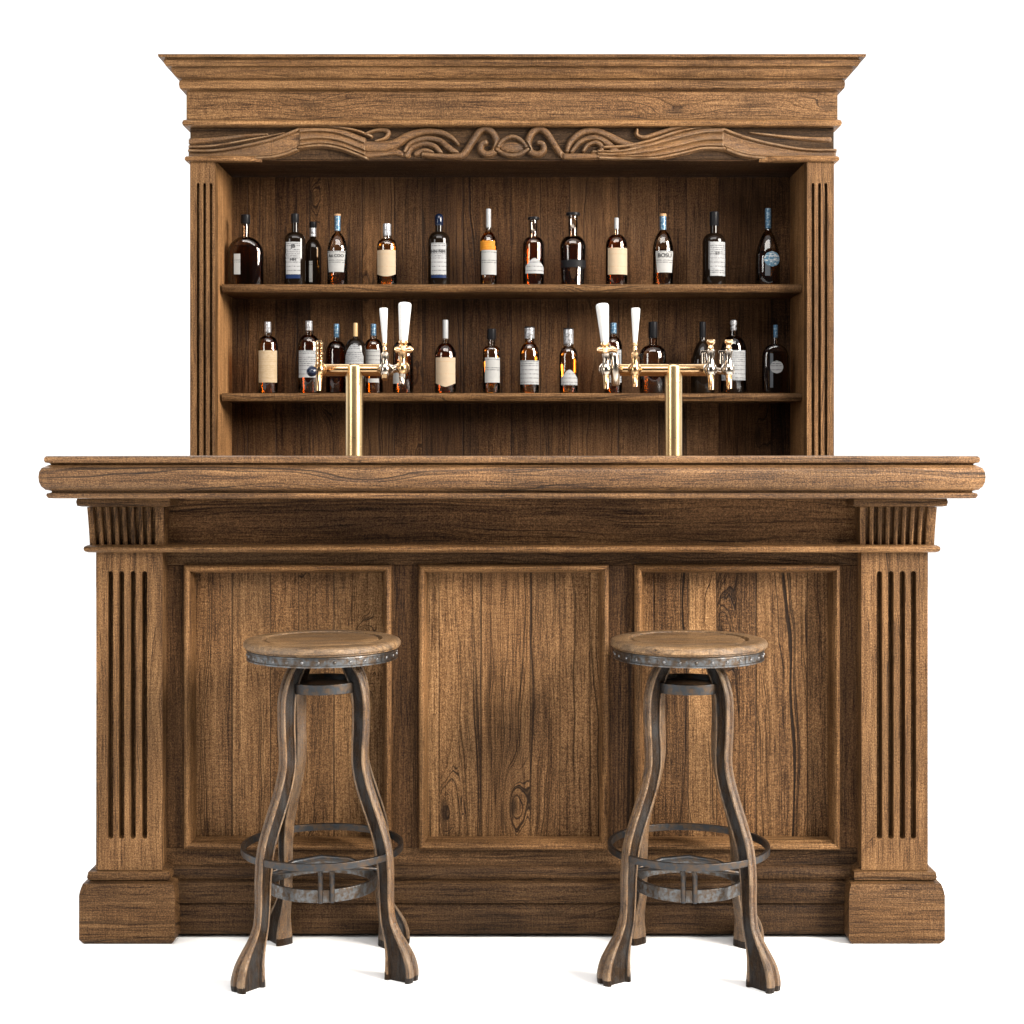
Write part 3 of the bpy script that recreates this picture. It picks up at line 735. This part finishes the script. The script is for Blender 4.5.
def bottle(label, cx, w, top, capb, capw, neckb, sh, shelf, gl, liq=None, fill=None, cap='black', labels=(), neckw=None, dy=0.0, sq=2.0,
           dome=.5, capz=None, lid=None, texts=(), foil=None, flat=.82, taper=0.0, name='liquor_bottle'):
    y = BY + .155 + dy
    zs = SH1 if shelf == 1 else SH2
    zp = lambda py: Z(py, y) - zs
    root = thing(name, label, 'bottle', (X(cx, y), y, zs + .0004), 0, 'liquor bottles on the upper shelf' if shelf == 1 else 'liquor bottles on the lower shelf')
    hw = W(w / 2, y); nw = W((neckw or capw * .8) / 2, y)
    H = zp(capb); zn = zp(neckb); zh = zp(sh)
    pr = [(hw * .80, 0), (hw * .93, .0015), (hw * (1 - taper), .006), (hw, zh)]
    for i in range(1, 8):
        t = i / 8; a = t * PI / 2
        # round shoulder blended with a slope
        rr = (1 - dome) * (1 - t) + dome * math.cos(a); zz = (1 - dome) * t + dome * math.sin(a)
        pr.append((nw + (hw - nw) * rr, zh + (zn - zh) * zz))
    pr += [(nw, zn), (nw, H + .001)]
    n = 36
    def body(p, mi=0):
        m = MB(); rs = []
        for r, z in p:
            k_ = min(1, max(0, (r - nw) / max(1e-6, hw - nw))); sy = 1 + (flat - 1) * k_; q = 2 + (sq - 2) * k_
            ring = []
            for i in range(n):
                a = 2 * PI * i / n; c, d = math.cos(a), math.sin(a)
                s_ = (abs(c) ** q + abs(d) ** q) ** (-1 / q)
                ring.append((r * c * s_, r * d * s_ * sy, z))
            rs.append(ring)
        m.rings(rs); return m
    part('glass', body(pr), M[gl], root, smooth=60, local=True)
    if liq:
        zf = zp(fill if fill else sh + 1)
        q = []
        for i, (r, z) in enumerate(pr):
            if z <= zf: q.append((max(r - .0016, .001), z + (.003 if i < 2 else 0)))
            else:
                r0, z0 = pr[i - 1]; t = (zf - z0) / max(1e-6, z - z0); q.append((max(r0 + (r - r0) * t - .0016, .001), zf)); break
        part('liquid', body(q), M[liq], root, smooth=60, local=True)
    # cap
    cw = W(capw / 2, y); zt_ = zp(top)
    m = MB()
    b = min(.0015, cw * .3)
    if cap == 'domed':
        m.lathe([(cw * .9, H), (cw, H + .003), (cw, zt_ - .009), (cw * .8, zt_ - .003), (cw * .4, zt_), (0, zt_)], 20); mm = M['navy']
    elif cap == 'silverball':
        m.lathe([(cw * .7, H), (cw * .9, H + (zt_ - H) * .3), (cw * .6, H + (zt_ - H) * .4), (cw, zt_ - (zt_ - H) * .35), (cw * .9, zt_ - .003), (cw * .4, zt_), (0, zt_)], 20); mm = M['silverfoil']
    else:
        m.lathe([(cw * .95, H - .0005), (cw, H + .001), (cw, zt_ - b), (cw - b, zt_), (0, zt_)], 20); mm = M[cap]
    part('cap', m, mm, root, smooth=40, local=True)
    if lid:
        lw, lh, lm = lid
        m = MB(); r_ = W(lw / 2, y); m.lathe([(r_ * .9, zt_ + .0002), (r_, zt_ + .001), (r_, zt_ + W(lh, y) - .001), (r_ * .9, zt_ + W(lh, y)), (0, zt_ + W(lh, y))], 20)
        part('stopper', m, M[lm], root, smooth=40, local=True)
    if foil:
        f0, f1, fm = foil
        m = MB(); m.lathe([(nw + .0006, zp(f1)), (nw + .0008, zp(f0))], 20)
        part('neck_foil', m, M[fm], root, smooth=40, local=True)
    def surf(x, z, e):
        # point on the body at x, height z
        r = hw
        for i in range(len(pr) - 1):
            if pr[i][1] <= z <= pr[i + 1][1]:
                t = (z - pr[i][1]) / max(1e-6, pr[i + 1][1] - pr[i][1]); r = pr[i][0] + (pr[i + 1][0] - pr[i][0]) * t; break
        u = min(.97, abs(x) / r); q = sq
        return -(r * flat * (1 - u ** q) ** (1 / q) + e)
    for li, L in enumerate(labels):
        la, lb, lt, lbm, pm = L[:5]; shape = L[5] if len(L) > 5 else None
        xa, xb = W(la - cx, y), W(lb - cx, y); xa = max(xa, -hw * .95); xb = min(xb, hw * .95)
        z1, z0 = zp(lt), zp(lbm); e = .0008 + li * .0004
        m = MB(); N_, K = 12, 10; rows = []
        for j in range(K + 1):
            t = j / K; row = []
            for i in range(N_ + 1):
                s_ = i / N_; u = 2 * s_ - 1
                zz = z0 + (z1 - z0) * t; xx = xa + (xb - xa) * s_
                if shape == 'round':
                    a = math.sqrt(max(0, 1 - (2 * t - 1) ** 2)); xx = (xa + xb) / 2 + (xb - xa) / 2 * a * u
                elif shape == 'taper': xx = (xa + xb) / 2 + (xb - xa) / 2 * u * (.84 + .16 * t)
                elif shape == 'arch': zz = z0 + (z1 - (z1 - z0) * .35 * abs(u) ** 2.4 - z0) * t
                elif shape == 'scallop':
                    zl = z0 + (z1 - z0) * (.13 * abs(u) ** 1.2); zz = zl + (z1 - zl) * t
                elif shape == 'bowl':
                    zl = z0 + (z1 - z0) * (.10 * abs(u) ** 2); zz = zl + (z1 - zl) * t
                elif shape == 'dome':
                    zh_ = z1 - (z1 - z0) * .55 * abs(u) ** 1.6; zz = z0 + (zh_ - z0) * t
                row.append((xx, surf(xx, zz, e), zz))
            rows.append(row)
        m.rings(rows, closed=False, cap=False)
        part('label', m, M[pm], root, smooth=60, local=True, fix=False)
    for (tx, ty, size, s_) in texts:
        vs_, fs_ = text_mesh(s_, W(size, y)); m = MB()
        m.add([(a + W(tx - cx, y), surf(a + W(tx - cx, y), zp(ty), .0022), b_ + zp(ty)) for a, b_ in vs_], fs_)
        part('lettering', m, M['ink'], root, local=True, fix=False)
    return root

B = bottle
# upper shelf, left to right
B('squat wide brown flask with black cap at the left end of the upper shelf', 246, 36, 215, 224, 9.5, 237, 253, 1, 'gdark', 'ldark', 246, 'black', [(236, 242.5, 255, 275.5, 'pwhite')], neckw=7, sq=2.6, dome=.85, flat=.5)
B('black bottle with tall white label and blue foot band beside the squat brown flask', 295.5, 21, 214, 223, 8, 232.5, 240, 1, 'gblack', None, None, 'black', [(287.5, 302, 243, 275.5, 'pwhite2'), (287.5, 302, 275.7, 279.5, 'pnavy')], neckw=7, dome=.8, sq=2.6, texts=[(295, 249, 5, 'JB'), (295, 262, 4.2, 'HH')])
B('slim black bottle half hidden behind the black one with the blue foot band', 313.5, 17, 222, 228, 7.5, 239, 249, 1, 'gblack', None, None, 'black', [(310.5, 314, 262, 283, 'pwhite')], neckw=6, dy=.055, foil=(228, 237, 'silverfoil'))
B('blue-necked bottle with white label lettered A6 COO on the upper shelf', 338, 20.5, 214.2, 216, 7, 233, 250, 1, 'gbrown', 'ldark', 252, 'cork', [(328.5, 346.5, 252, 273, 'pwhite', 'taper')], neckw=5.5, dome=.6, foil=(216, 231, 'bluefoil'), texts=[(337.5, 258.2, 4.1, 'A6 COO')])
B('amber bottle with steel cap and blank round-footed cream label on the upper shelf', 387.5, 20, 224, 236, 8, 238.5, 246, 1, 'gclear', 'lamber', 243, 'silverfoil', [(378, 396.5, 251, 277.5, 'pcream', 'bowl')], neckw=7.5, dome=.8)
B('black bottle with domed navy cap and tall white label on the upper shelf', 439.5, 22, 214, 226, 8.5, 232, 241, 1, 'gblack', None, None, 'domed', [(432, 447, 244, 276, 'pwhite2'), (432, 447, 276.2, 279, 'pnavy')], neckw=7.5, dome=.85, texts=[(439, 254, 4.4, 'HN NM')])
B('slender amber bottle with an orange label above a white one', 489, 17, 209, 228, 5, 231.5, 242, 1, 'gclear', 'lamber', 233, 'whitecap', [(480, 495.5, 241.5, 251.5, 'porange'), (482, 497, 251, 275.5, 'pwhite')], neckw=5, dome=.45)
B('bottle with flat black stopper and small rounded white label on the upper shelf', 534, 21.5, 220, 232, 8, 237, 245, 1, 'gbrown', 'lbrown', 244, 'gclear', [(526, 544, 259, 274.5, 'pwhite2', 'dome')], neckw=8, dome=.85, lid=(12, 2.5, 'black'))
B('stout dark bottle with wide black stopper and no pale label on the upper shelf', 573.5, 26.5, 216, 229, 9.5, 236, 247, 1, 'gdark', 'ldark', 246, 'gclear', [(561, 586, 261, 268.5, 'pblack')], neckw=9, dome=.85, lid=(14, 3, 'black'), taper=.12)
B('brown bottle with short white cap and square cream label on the upper shelf', 617, 22, 218, 229.5, 4.5, 234.5, 246, 1, 'gbrown', 'lbrown', 240, 'whitecap', [(608, 627.5, 249, 275.5, 'pcream')], neckw=5, dome=.9)
B('blue-necked bottle with white label lettered BOSU on the upper shelf', 663.5, 20.5, 214, 216.5, 7, 231, 248, 1, 'gbrown', 'ldark', 250, 'cork', [(655.5, 674, 252, 273.5, 'pwhite', 'taper')], neckw=6, dome=.6, foil=(216.5, 230, 'bluefoil'), texts=[(664.5, 258.4, 5.6, 'BOSU')])
B('black bottle with tall grey label, second from the right on the upper shelf', 714.5, 23, 212, 226, 9, 233.5, 242, 1, 'gblack', None, None, 'black', [(709.5, 725, 243, 277, 'pgrey')], neckw=8, dome=.85, texts=[(717, 256, 4.2, 'EY')])
B('sloping-shouldered bottle with round blue seal at the right end of the upper shelf', 768.5, 25, 208.5, 229, 6, 231, 257, 1, 'gdark', 'ldark', 252, 'bluefoil', [(764, 769, 262, 277, 'pdim'), (763, 779, 252.5, 268, 'pblue', 'round')], neckw=6, dome=.5)
# lower shelf
B('bottle with gilt picture label at the left end of the lower shelf', 268.3, 20.5, 322, 333, 6.5, 336, 345, 2, 'gclear', 'lbrown', 338, 'silverfoil', [(260, 278, 351, 383, 'pgold')], neckw=7, dome=.8)
B('bottle with silver cap behind the dark knob of the left beer tower', 309.5, 22, 321, 331, 7, 335, 346, 2, 'gbrown', 'lbrown', 340, 'silverfoil', [(300, 317, 351, 378, 'pwhite2')], neckw=8, dome=.8)
B("dark brown unlabelled bottle with blue neck behind the left tower's crossbar", 337, 21, 324, 338, 5.5, 341, 352, 2, 'gdark', 'ldark', 346, 'bluefoil', [], neckw=6, dome=.8, dy=.03)
B('black bottle with cream stopper and large arched grey label behind the left tower', 356, 21.5, 323, 337, 4.5, 338.5, 350, 2, 'gblack', None, None, 'gold', [(346.5, 364.5, 344.5, 379, 'pgrey', 'arch')], neckw=5, dome=.9, dy=-.02)
B("bottle with blue cap and small white label beside the left tower's slim handle", 374, 19, 324, 336, 5.5, 339, 348, 2, 'gclear', 'lbrown', 341, 'bluefoil', [(367, 381, 350, 366, 'pwhite'), (369, 380, 379, 383, 'pwhite')], neckw=7, dome=.8, dy=.02)
B("bottle mostly hidden by the left beer tower's large white handle", 403.5, 20.5, 325, 337, 6, 341, 349, 2, 'gclear', 'lbrown', 347, 'gold', [(393, 405, 373, 384, 'pwhite')], neckw=7, dome=.8, dy=.01)
B('bottle with long white neck cap and cream label with a pointed foot', 446, 22, 320, 339, 5.5, 343, 355, 2, 'gbrown', 'lbrown', 347, 'whitecap', [(436.5, 456, 358, 387.5, 'pcream', 'scallop')], neckw=6, dome=.65)
B('small amber bottle with plain black cap and white label on the lower shelf', 492, 17.5, 329, 339.5, 9, 346, 351, 2, 'gclear', 'lamber', 348, 'black', [(485.5, 501, 358, 383, 'pwhite')], neckw=7.5, dome=.85)
B('amber bottle with broad white label in the middle of the lower shelf', 530, 19.5, 328, 338.5, 10, 343, 354, 2, 'gclear', 'lamber', 341, 'silverfoil', [(520.5, 539.5, 361, 385, 'pwhite2')], neckw=9, dome=.7, lid=(11.5, 1, 'black'))
B('amber bottle with grey capsule and peaked white label low on its body', 569, 18.5, 329.5, 344, 10, 347, 356, 2, 'gclear', 'lamber', 350, 'silverfoil', [(561.5, 578.5, 370, 385.5, 'pwhite2', 'dome')], neckw=9, dome=.7, lid=(11, 1, 'black'))
B('blue-capped bottle behind the large white handle of the right beer tower', 614, 17.5, 323, 334, 6.5, 337, 347, 2, 'gbrown', 'lbrown', 341, 'bluefoil', [(606, 621.5, 350, 383, 'pgrey')], neckw=7, dome=.8, dy=.02)
B("squat dark bottle with black neck behind the right tower's crossbar", 653.5, 27, 322, 338, 9, 345, 355, 2, 'gdark', 'ldark', 364, 'black', [], neckw=8.5, dome=.85)
B("slope-shouldered black bottle behind the first of the right tower's brass-topped faucets", 703, 23, 322, 338, 6.5, 341, 362, 2, 'gblack', None, None, 'black', [], neckw=6.5, dome=.4, dy=.02)
B('dark bottle with silver ball stopper and wide grey label behind the last faucet', 734, 26, 320, 331, 7, 336, 350, 2, 'gdark', 'ldark', 345, 'silverball', [(721, 745, 351, 381, 'pgrey')], neckw=8, dome=.8)
B('flask with blue neck and round silver seal at the right end of the lower shelf', 776, 27, 325, 338, 4.5, 344, 356, 2, 'gdark', 'ldark', 352, 'bluefoil', [(769.5, 772.5, 352, 388, 'pdim'), (769.5, 782.5, 361, 374, 'pwhite2', 'round')], neckw=6, dome=.85, sq=2.5, flat=.5)

# ================================================================== BEER TOWERS
TY = .22
def tz(py): return Z(py, TY)
def tx(px): return X(px, TY)
def tower(label, ccx, bar0, bar1):
    t = thing('beer_tower', label, 'beer tap', (tx(ccx), TY, CH), 0, 'brass beer towers on the counter')
    r = W(8.6, TY); rb = W(6.2, TY); zc_ = tz(370)
    m = MB(); m.lathe([(r, CH + .0005), (r, zc_ - rb * .2), (r * .98, zc_ + rb * .55), (r * .6, zc_ + rb * .93), (0, zc_ + rb * 1.0)], 40, tx(ccx), TY)
    part('column', m, M['brass'], t, smooth=50)
    m = MB(); m.tube([(tx(bar0), TY, zc_), (tx(bar0 + 1), TY, zc_), (tx((bar0 + bar1) / 2), TY, zc_), (tx(bar1 - 1), TY, zc_), (tx(bar1), TY, zc_)], [rb * .9, rb, rb, rb, rb * .9], 28)
    part('crossbar', m, M['copper'], t, smooth=50)
    return t, zc_, rb
def handle(t, px, top, bot, w0, w1, lean=0, tipround=True):
    """white tap handle: wide at the top, narrow at the ferrule"""
    y = TY - .035
    m = MB(); x0, z0 = X(px, y), Z(bot, y); x1, z1 = X(px + lean, y), Z(top, y)
    pts = []; R = []
    k_ = [(0, w1 * .8), (.03, w1), (.3, w1 + (w0 - w1) * .32), (.6, w1 + (w0 - w1) * .66), (.85, w0 * .98)]
    k_ += [(.93, w0), (.97, w0 * .9), (.99, w0 * .65), (1, w0 * .2)] if tipround else [(.97, w0), (.99, w0 * .96), (1, w0 * .8)]
    for s_, r in k_: pts.append((x0 + (x1 - x0) * s_, y, z0 + (z1 - z0) * s_)); R.append(W(r / 2, y))
    m.tube(pts, R, 24)
    h = part('tap_handle', m, M['white'], t, smooth=60)
    m = MB(); wf = W(w1 / 2, y)
    m.tube([(x0, y, z0 + .0005), (x0, y, z0 - .004), (x0, y, z0 - .008), (x0, y, z0 - .012), (x0, y, z0 - .024)], [wf * 1.1, wf * 1.25, wf * .8, wf * 1.1, wf * .8], 18)
    part('ferrule', m, M['brassp'], h, smooth=40)
    return x0, y, z0 - .022
def faucet(t, px, ztop, zc_, rb, mats=('chrome', 'copper'), spout=386, knob=None):
    """collar on the bar, body in front of it, bent spout"""
    y = TY - .035; x = X(px, y); xt = tx(px)
    m = MB(); rr = W(5.6, y)
    m.tube([(xt, TY + .01, zc_), (x, TY - .018, zc_), (x, TY - .026, zc_)], [rr * .8, rr * .9, rr * .8], 20)
    m.tube([(x, TY - .024, zc_), (x, TY - .027, zc_), (x, TY - .030, zc_)], [rr * 1.15, rr * 1.25, rr * 1.1], 20)
    zb0 = zc_ - .014
    m.tube([(x, y - .002, ztop), (x, y - .002, ztop - .004), (x, y - .002, (ztop + zc_) / 2), (x, y - .002, zc_ + .006), (x, y - .003, zc_), (x, y - .002, zb0)], [rr * .5, rr * .8, rr * .55, rr * .85, rr * 1.0, rr * .7], 18)
    b = part('faucet', m, M[mats[0]], t, smooth=45)
    m = MB(); ze = Z(spout, y - .012)
    m.tube([(x, y - .002, zb0 + .002), (x, y - .006, zb0 - .008), (x, y - .012, (zb0 + ze) / 2), (x, y - .014, ze)], [rr * .62, rr * .6, rr * .55, rr * .5], 16)
    part('spout', m, M[mats[1]], b, smooth=45)
    return b

t, zc_, rb = tower('brass beer tower with white handles at its right end and a dark knob', 355, 322, 385)
h = handle(t, 385.2, 308, 343, 8.4, 4.2, lean=-1.2, tipround=False); faucet(t, 385.6, h[2], zc_, rb, ('chrome', 'copper'), 379)
# right arm carrying the big handle
m = MB(); m.tube([(tx(384), TY, zc_), (tx(392), TY, zc_), (tx(397), TY, zc_ + .004), (tx(402), TY, zc_ + .003)], [rb * .55, rb * .6, rb * .7, rb * .65], 18)
m.tube([(tx(391), TY, zc_), (tx(392.5), TY, zc_), (tx(394), TY, zc_)], [rb * .85, rb, rb * .85], 18)
part('side_arm', m, M['chrome'], t, smooth=45)
h = handle(t, 404, 302, 341, 13.2, 8.6, lean=1.5); faucet(t, 403, h[2], zc_ + .003, rb, ('copper', 'chrome'), 384)
m = MB(); yb_ = TY - .035
m.tube([(X(395, yb_), yb_, Z(349, yb_)), (X(398, yb_), yb_, Z(350, yb_)), (X(405, yb_), yb_, Z(350.5, yb_)), (X(411, yb_), yb_, Z(349.5, yb_)), (X(413.5, yb_), yb_, Z(350, yb_))], [W(2, yb_), W(3.4, yb_), W(3, yb_), W(3.8, yb_), W(2, yb_)], 16)
part('pivot', m, M['brassp'], t, smooth=50)
# left end: chain of collars and a dark knob
fb = faucet(t, 320, Z(341, TY - .035), zc_, rb, ('copper', 'copper'), 391)
m = MB(); yk = TY - .05
for i, zz in enumerate((343, 348, 353, 358, 363)):
    m.lathe([(W(1.5, yk), Z(zz + 2.2, yk)), (W(4.2 - .3 * (i % 2), yk), Z(zz + 1.2, yk)), (W(4.2 - .3 * (i % 2), yk), Z(zz - .6, yk)), (W(1.8, yk), Z(zz - 1.8, yk))], 16, X(320, yk), yk)
part('collar', m, M['brassp'], fb, smooth=40)
m = MB()
m.lathe([(0, 0), (W(3, yk), .0015), (W(5.2, yk), .006), (W(5.4, yk), .011), (W(4.2, yk), .017), (0, .020)], 24)
m.v = [(X(312.5, yk) + z * .0 + x, yk - .006 + z * -1 + .012, Z(371.5, yk) + y) for x, y, z in m.v]
part('knob', m, M['navy'], t, smooth=60)

t, zc_, rb = tower('brass beer tower with two brass-topped faucets at its right end', 674, 611, 712)
h = handle(t, 605.5, 303, 343, 13.2, 8.0, lean=-3.0); faucet(t, 606.5, h[2], zc_, rb, ('chrome', 'copper'), 389)
m = MB()
m.tube([(X(597.5, yb_), yb_, Z(350, yb_)), (X(600.5, yb_), yb_, Z(350, yb_)), (X(607, yb_), yb_, Z(350.5, yb_)), (X(613, yb_), yb_, Z(349, yb_)), (X(618, yb_), yb_, Z(351, yb_))], [W(2, yb_), W(3.6, yb_), W(2.4, yb_), W(3.2, yb_), W(2.2, yb_)], 16)
part('pivot', m, M['brassp'], t, smooth=50)
m = MB()
m.tube([(X(615, yb_), yb_, Z(353, yb_)), (X(615, yb_), yb_, Z(356, yb_)), (X(616, yb_), yb_, Z(366, yb_)), (X(616, yb_), yb_, Z(384, yb_)), (X(616, yb_), yb_, Z(386, yb_))], [W(3.5, yb_), W(5, yb_), W(4.4, yb_), W(4.6, yb_), W(3, yb_)], 18)
part('body', m, M['chrome'], t, smooth=40)
h = handle(t, 635.6, 308, 343, 9.0, 4.4, lean=.6, tipround=False); faucet(t, 635.2, h[2], zc_, rb, ('copper', 'copper'), 387)
m = MB(); m.tube([(X(632, yb_), yb_ - .004, Z(355.5, yb_)), (X(641, yb_), yb_ - .004, Z(355.5, yb_))], [W(1.1, yb_), W(1.3, yb_)], 10)
part('lever', m, M['black'], t)
for i, (px, sp) in enumerate(((711, 390), (729, 389))):
    if i:
        m = MB(); m.tube([(tx(711), TY, zc_), (tx(716), TY, zc_), (tx(721), TY, zc_ - .003), (tx(729), TY, zc_ - .002)], [rb * .75, rb * .45, rb * .55, rb * .6], 16)
        part('side_arm', m, M['chrome'], t, smooth=45)
    fb = faucet(t, px, Z(349, yb_), zc_, rb, ('chrome', 'copper'), sp)
    m = MB(); xk = X(px, yb_)
    m.lathe([(W(2, yb_), Z(350, yb_)), (W(3.2, yb_), Z(348, yb_)), (W(2.2, yb_), Z(345.5, yb_)), (W(4.4, yb_), Z(343, yb_)), (W(4.6, yb_), Z(340.8, yb_)), (W(4, yb_), Z(340, yb_)), (0, Z(340, yb_))], 18, xk, yb_ - .002)
    part('cap', m, M['brassp'], fb, smooth=40)
    m = MB(); m.box(xk - W(10, yb_), xk - W(1, yb_), yb_ - .003, yb_ + .006, Z(353.5, yb_), Z(350.5, yb_))
    m.tube([(xk - W(7, yb_), yb_, Z(353, yb_)), (xk - W(7, yb_), yb_, Z(364, yb_))], W(2.6, yb_), 14)
    part('lever', m, M['chrome'], fb, .0006)

# ================================================================== STOOLS
SY = 3.24 - D0
def stool(px, label, rz, angs):
    cx = X(px, SY)
    t = thing('bar_stool', label, 'bar stool', (cx, SY, 0), rz, 'wooden bar stools at the counter')
    m = MB()
    zt_ = .702
    pr = [(.150, zt_ - .021), (.160, zt_ - .0205), (.1645, zt_ - .0185), (.1640, zt_ - .0165), (.1685, zt_ - .014), (.1690, zt_ - .008), (.1660, zt_ - .003), (.1590, zt_ - .0003), (.150, zt_), (.1300, zt_ + .0002),
          (.1285, zt_ - .0015), (.1270, zt_ - .005), (.1215, zt_ - .0052), (.1200, zt_ - .0015), (.117, zt_ - .0006), (.06, zt_ - .0012), (.001, zt_ - .0014)]
    m.lathe(pr, 72)
    part('seat', m, M['seat'], t, smooth=40, local=True)
    m = MB(); zb_ = zt_ - .0212
    m.lathe([(.155, zb_), (.1615, zb_), (.1620, zb_ - .003), (.1605, zb_ - .0045), (.1605, zb_ - .0165), (.1622, zb_ - .018), (.1618, zb_ - .021), (.155, zb_ - .0215), (.08, zb_ - .0216)], 72)
    for i in range(30):
        a = 2 * PI * i / 30; c, s_ = math.cos(a), math.sin(a)
        q = MB(); q.lathe([(.0036, 0), (.0033, .0012), (.0020, .0022), (.0002, .0025)], 8)
        m.add([((.1604 + z) * c - x * s_, (.1604 + z) * s_ + x * c, zb_ - .0105 + y) for x, y, z in q.v], q.f, 1)
        if i % 2 == 0:
            a += PI / 30; c, s_ = math.cos(a), math.sin(a)
            m.add([((.1612 + d) * c - w_ * s_, (.1612 + d) * s_ + w_ * c, zb_ - .0105 + h_) for d, w_, h_ in
                   [(-.004, -.002, -.006), (0, -.002, -.006), (0, .002, -.006), (-.004, .002, -.006), (-.004, -.002, .006), (0, -.002, .006), (0, .002, .006), (-.004, .002, .006)]],
                  [(0, 3, 2, 1), (4, 5, 6, 7), (0, 1, 5, 4), (1, 2, 6, 5), (2, 3, 7, 6), (3, 0, 4, 7)], 0)
    part('rim_band', m, [M['ironlt'], M['rivet']], t, smooth=40, local=True)
    # legs
    raw = [(664, 24, .030, .023), (676, 30.5, .036, .026), (690, 35, .038, .026), (705, 37, .038, .027), (730, 37, .036, .027), (750, 36, .035, .027), (768, 36.5, .035, .027), (788, 40.5, .036, .027), (808, 46.5, .036, .027), (830, 53.5, .036, .027),
           (850, 58.5, .036, .027), (875, 61, .034, .026), (900, 61.5, .031, .025), (922, 63, .031, .025), (938, 67, .038, .028), (952, 71.5, .052, .034), (965, 75, .066, .042), (976, 76.5, .072, .046), (983, 76, .070, .047)]
    pts = []
    for py, off, tr, tw in raw:
        r = off * .0027
        for _ in range(5):
            D = 3.24 - .628 * r; r = off * D / F / .778
        z = CAMZ + (HOR - py) * D / F
        pts.append((r, z, tr, tw))
    z_last = pts[-1][1]
    pts = [(r, z if i < len(pts) - 1 else 0.0, a, b) for i, (r, z, a, b) in enumerate(pts)]
    # smooth resample
    C = catmull([(p[0], p[1], p[2]) for p in pts], 4); Cw = catmull([(p[3], p[1], 0) for p in pts], 4)
    ang = math.atan2(.628, .778)
    for adeg, ks in angs:
        av = math.radians(adeg) - rz; er = Vector((math.cos(av), math.sin(av), 0)); et = Vector((-er.y, er.x, 0))
        m = MB(); rs = []
        for i, p in enumerate(C):
            a_, b_ = C[max(i - 1, 0)], C[min(i + 1, len(C) - 1)]
            tg = Vector((b_.x - a_.x, b_.y - a_.y)).normalized()      # (dr, dz)
            nr = Vector((-tg.y, tg.x));                                # outward normal in (r, z)
            if nr.x < 0: nr = -nr
            if i >= len(C) - 4: nr = Vector((1, 0))
            hr, hw_ = p.z * .47, Cw[i].x * .44
            sec = [(1, -.62), (1, -.26), (.84, 0), (1, .26), (1, .62), (.90, .92), (.76, 1), (.64, .92), (.54, .66), (-.54, .66), (-.64, .92), (-.76, 1), (-.90, .92), (-1, .55), (-1, -.55), (-.90, -.92), (-.76, -1), (-.64, -.92), (-.54, -.66), (.54, -.66), (.64, -.92), (.76, -1), (.90, -.92)]
            ring = []
            for u, v in sec:
                rr = p.x * (1 + (ks - 1) * min(1, max(0, (.4 - p.y) / .3))) + nr.x * u * hr; zz = p.y + nr.y * u * hr
                if i >= len(C) - 1: zz = 0.0
                ring.append(er * rr + et * (v * hw_) + Vector((0, 0, max(0, zz))))
            rs.append(ring)
        m.rings(rs)
        # blackened flanks and soles
        nsec = 23; mats_ = []
        for f in m.f:
            j = f[0] % nsec
            mats_.append(1 if (len(f) == 4 and j in (7, 8, 9, 17, 18, 19)) else 0)
        for idx, f in enumerate(m.f):
            if len(f) == 4 and max(v[2] for v in (m.v[q] for q in f)) < .016: mats_[idx] = 1
        m.m = mats_
        part('leg', m, [M['leg'], M['legdark']], t, smooth=38, local=True)
    # rings: flat bands
    def bandring(r0, r1, z0, z1, n=64):
        m = MB(); m_ = [(r0, z0), (r1, z0), (r1, z1), (r0, z1)]
        rs = [[((r * math.cos(2 * PI * i / n)), r * math.sin(2 * PI * i / n), z) for i in range(n)] for r, z in m_ + [m_[0]]]
        m.rings(rs, cap=False); return m
    part('foot_ring', bandring(.1660, .1740, .246, .261), M['iron'], t, .0015, local=True)
    part('lower_ring', bandring(.111, .118, .165, .192), M['ironlt'], t, .0012, local=True)
    part('bracket_ring', bandring(.080, .0865, .592, .614), M['iron'], t, .0015, local=True)
    m = MB(); m.lathe([(.0805, .596), (.0805, .602), (.0, .602), (.0, .596)], 40)
    part('bracket_plate', m, M['iron'], t, local=True)
    for a in (-1, 1):
        for b in (-1, 1):
            m = MB(); x0 = a * .066; y0 = b * .045
            m.box(x0 - .008, x0 + .008, y0 - .004, y0 + .004, .6015, .6595)
            part('bracket_post', m, M['iron'], t, .001, local=True)
    # braces between the two rings, front and back
    for b in (-1,):
        for dx in (-.010, .014):
            m = MB(); yy = b * .1175
            m.tube([(dx - .004, b * .168, .247), (dx - .003, b * .150, .243), (dx, b * .127, .225), (dx, yy + b * .003, .190), (dx, yy + b * .003, .166)], [.004, .005, .0055, .0055, .005], 10)
            part('brace', m, M['iron'], t, smooth=50, local=True)
    m = MB()
    for k_ in range(1):
        m.tube([(-.118, 0, .198), (-.06, -.03, .212), (0, -.04, .218), (.06, -.03, .212), (.118, 0, .198)], [.004, .006, .007, .006, .004], 10)
        m.tube([(-.118, .0, .198), (-.06, .05, .208), (0, .06, .212), (.06, .05, .208), (.118, 0, .198)], [.004, .006, .007, .006, .004], 10)
    part('stretcher', m, M['iron'], t, smooth=50, local=True)
    return t
stool(323, "round wooden bar stool with curved legs before the bar's left panel", math.radians(10), ((229, 1), (-29, 1), (41, .94), (129, .92)))
stool(689, "round wooden bar stool with curved legs before the bar's right panel", math.radians(-7), ((214, 1), (-48, 1), (40, .96), (127, .92)))
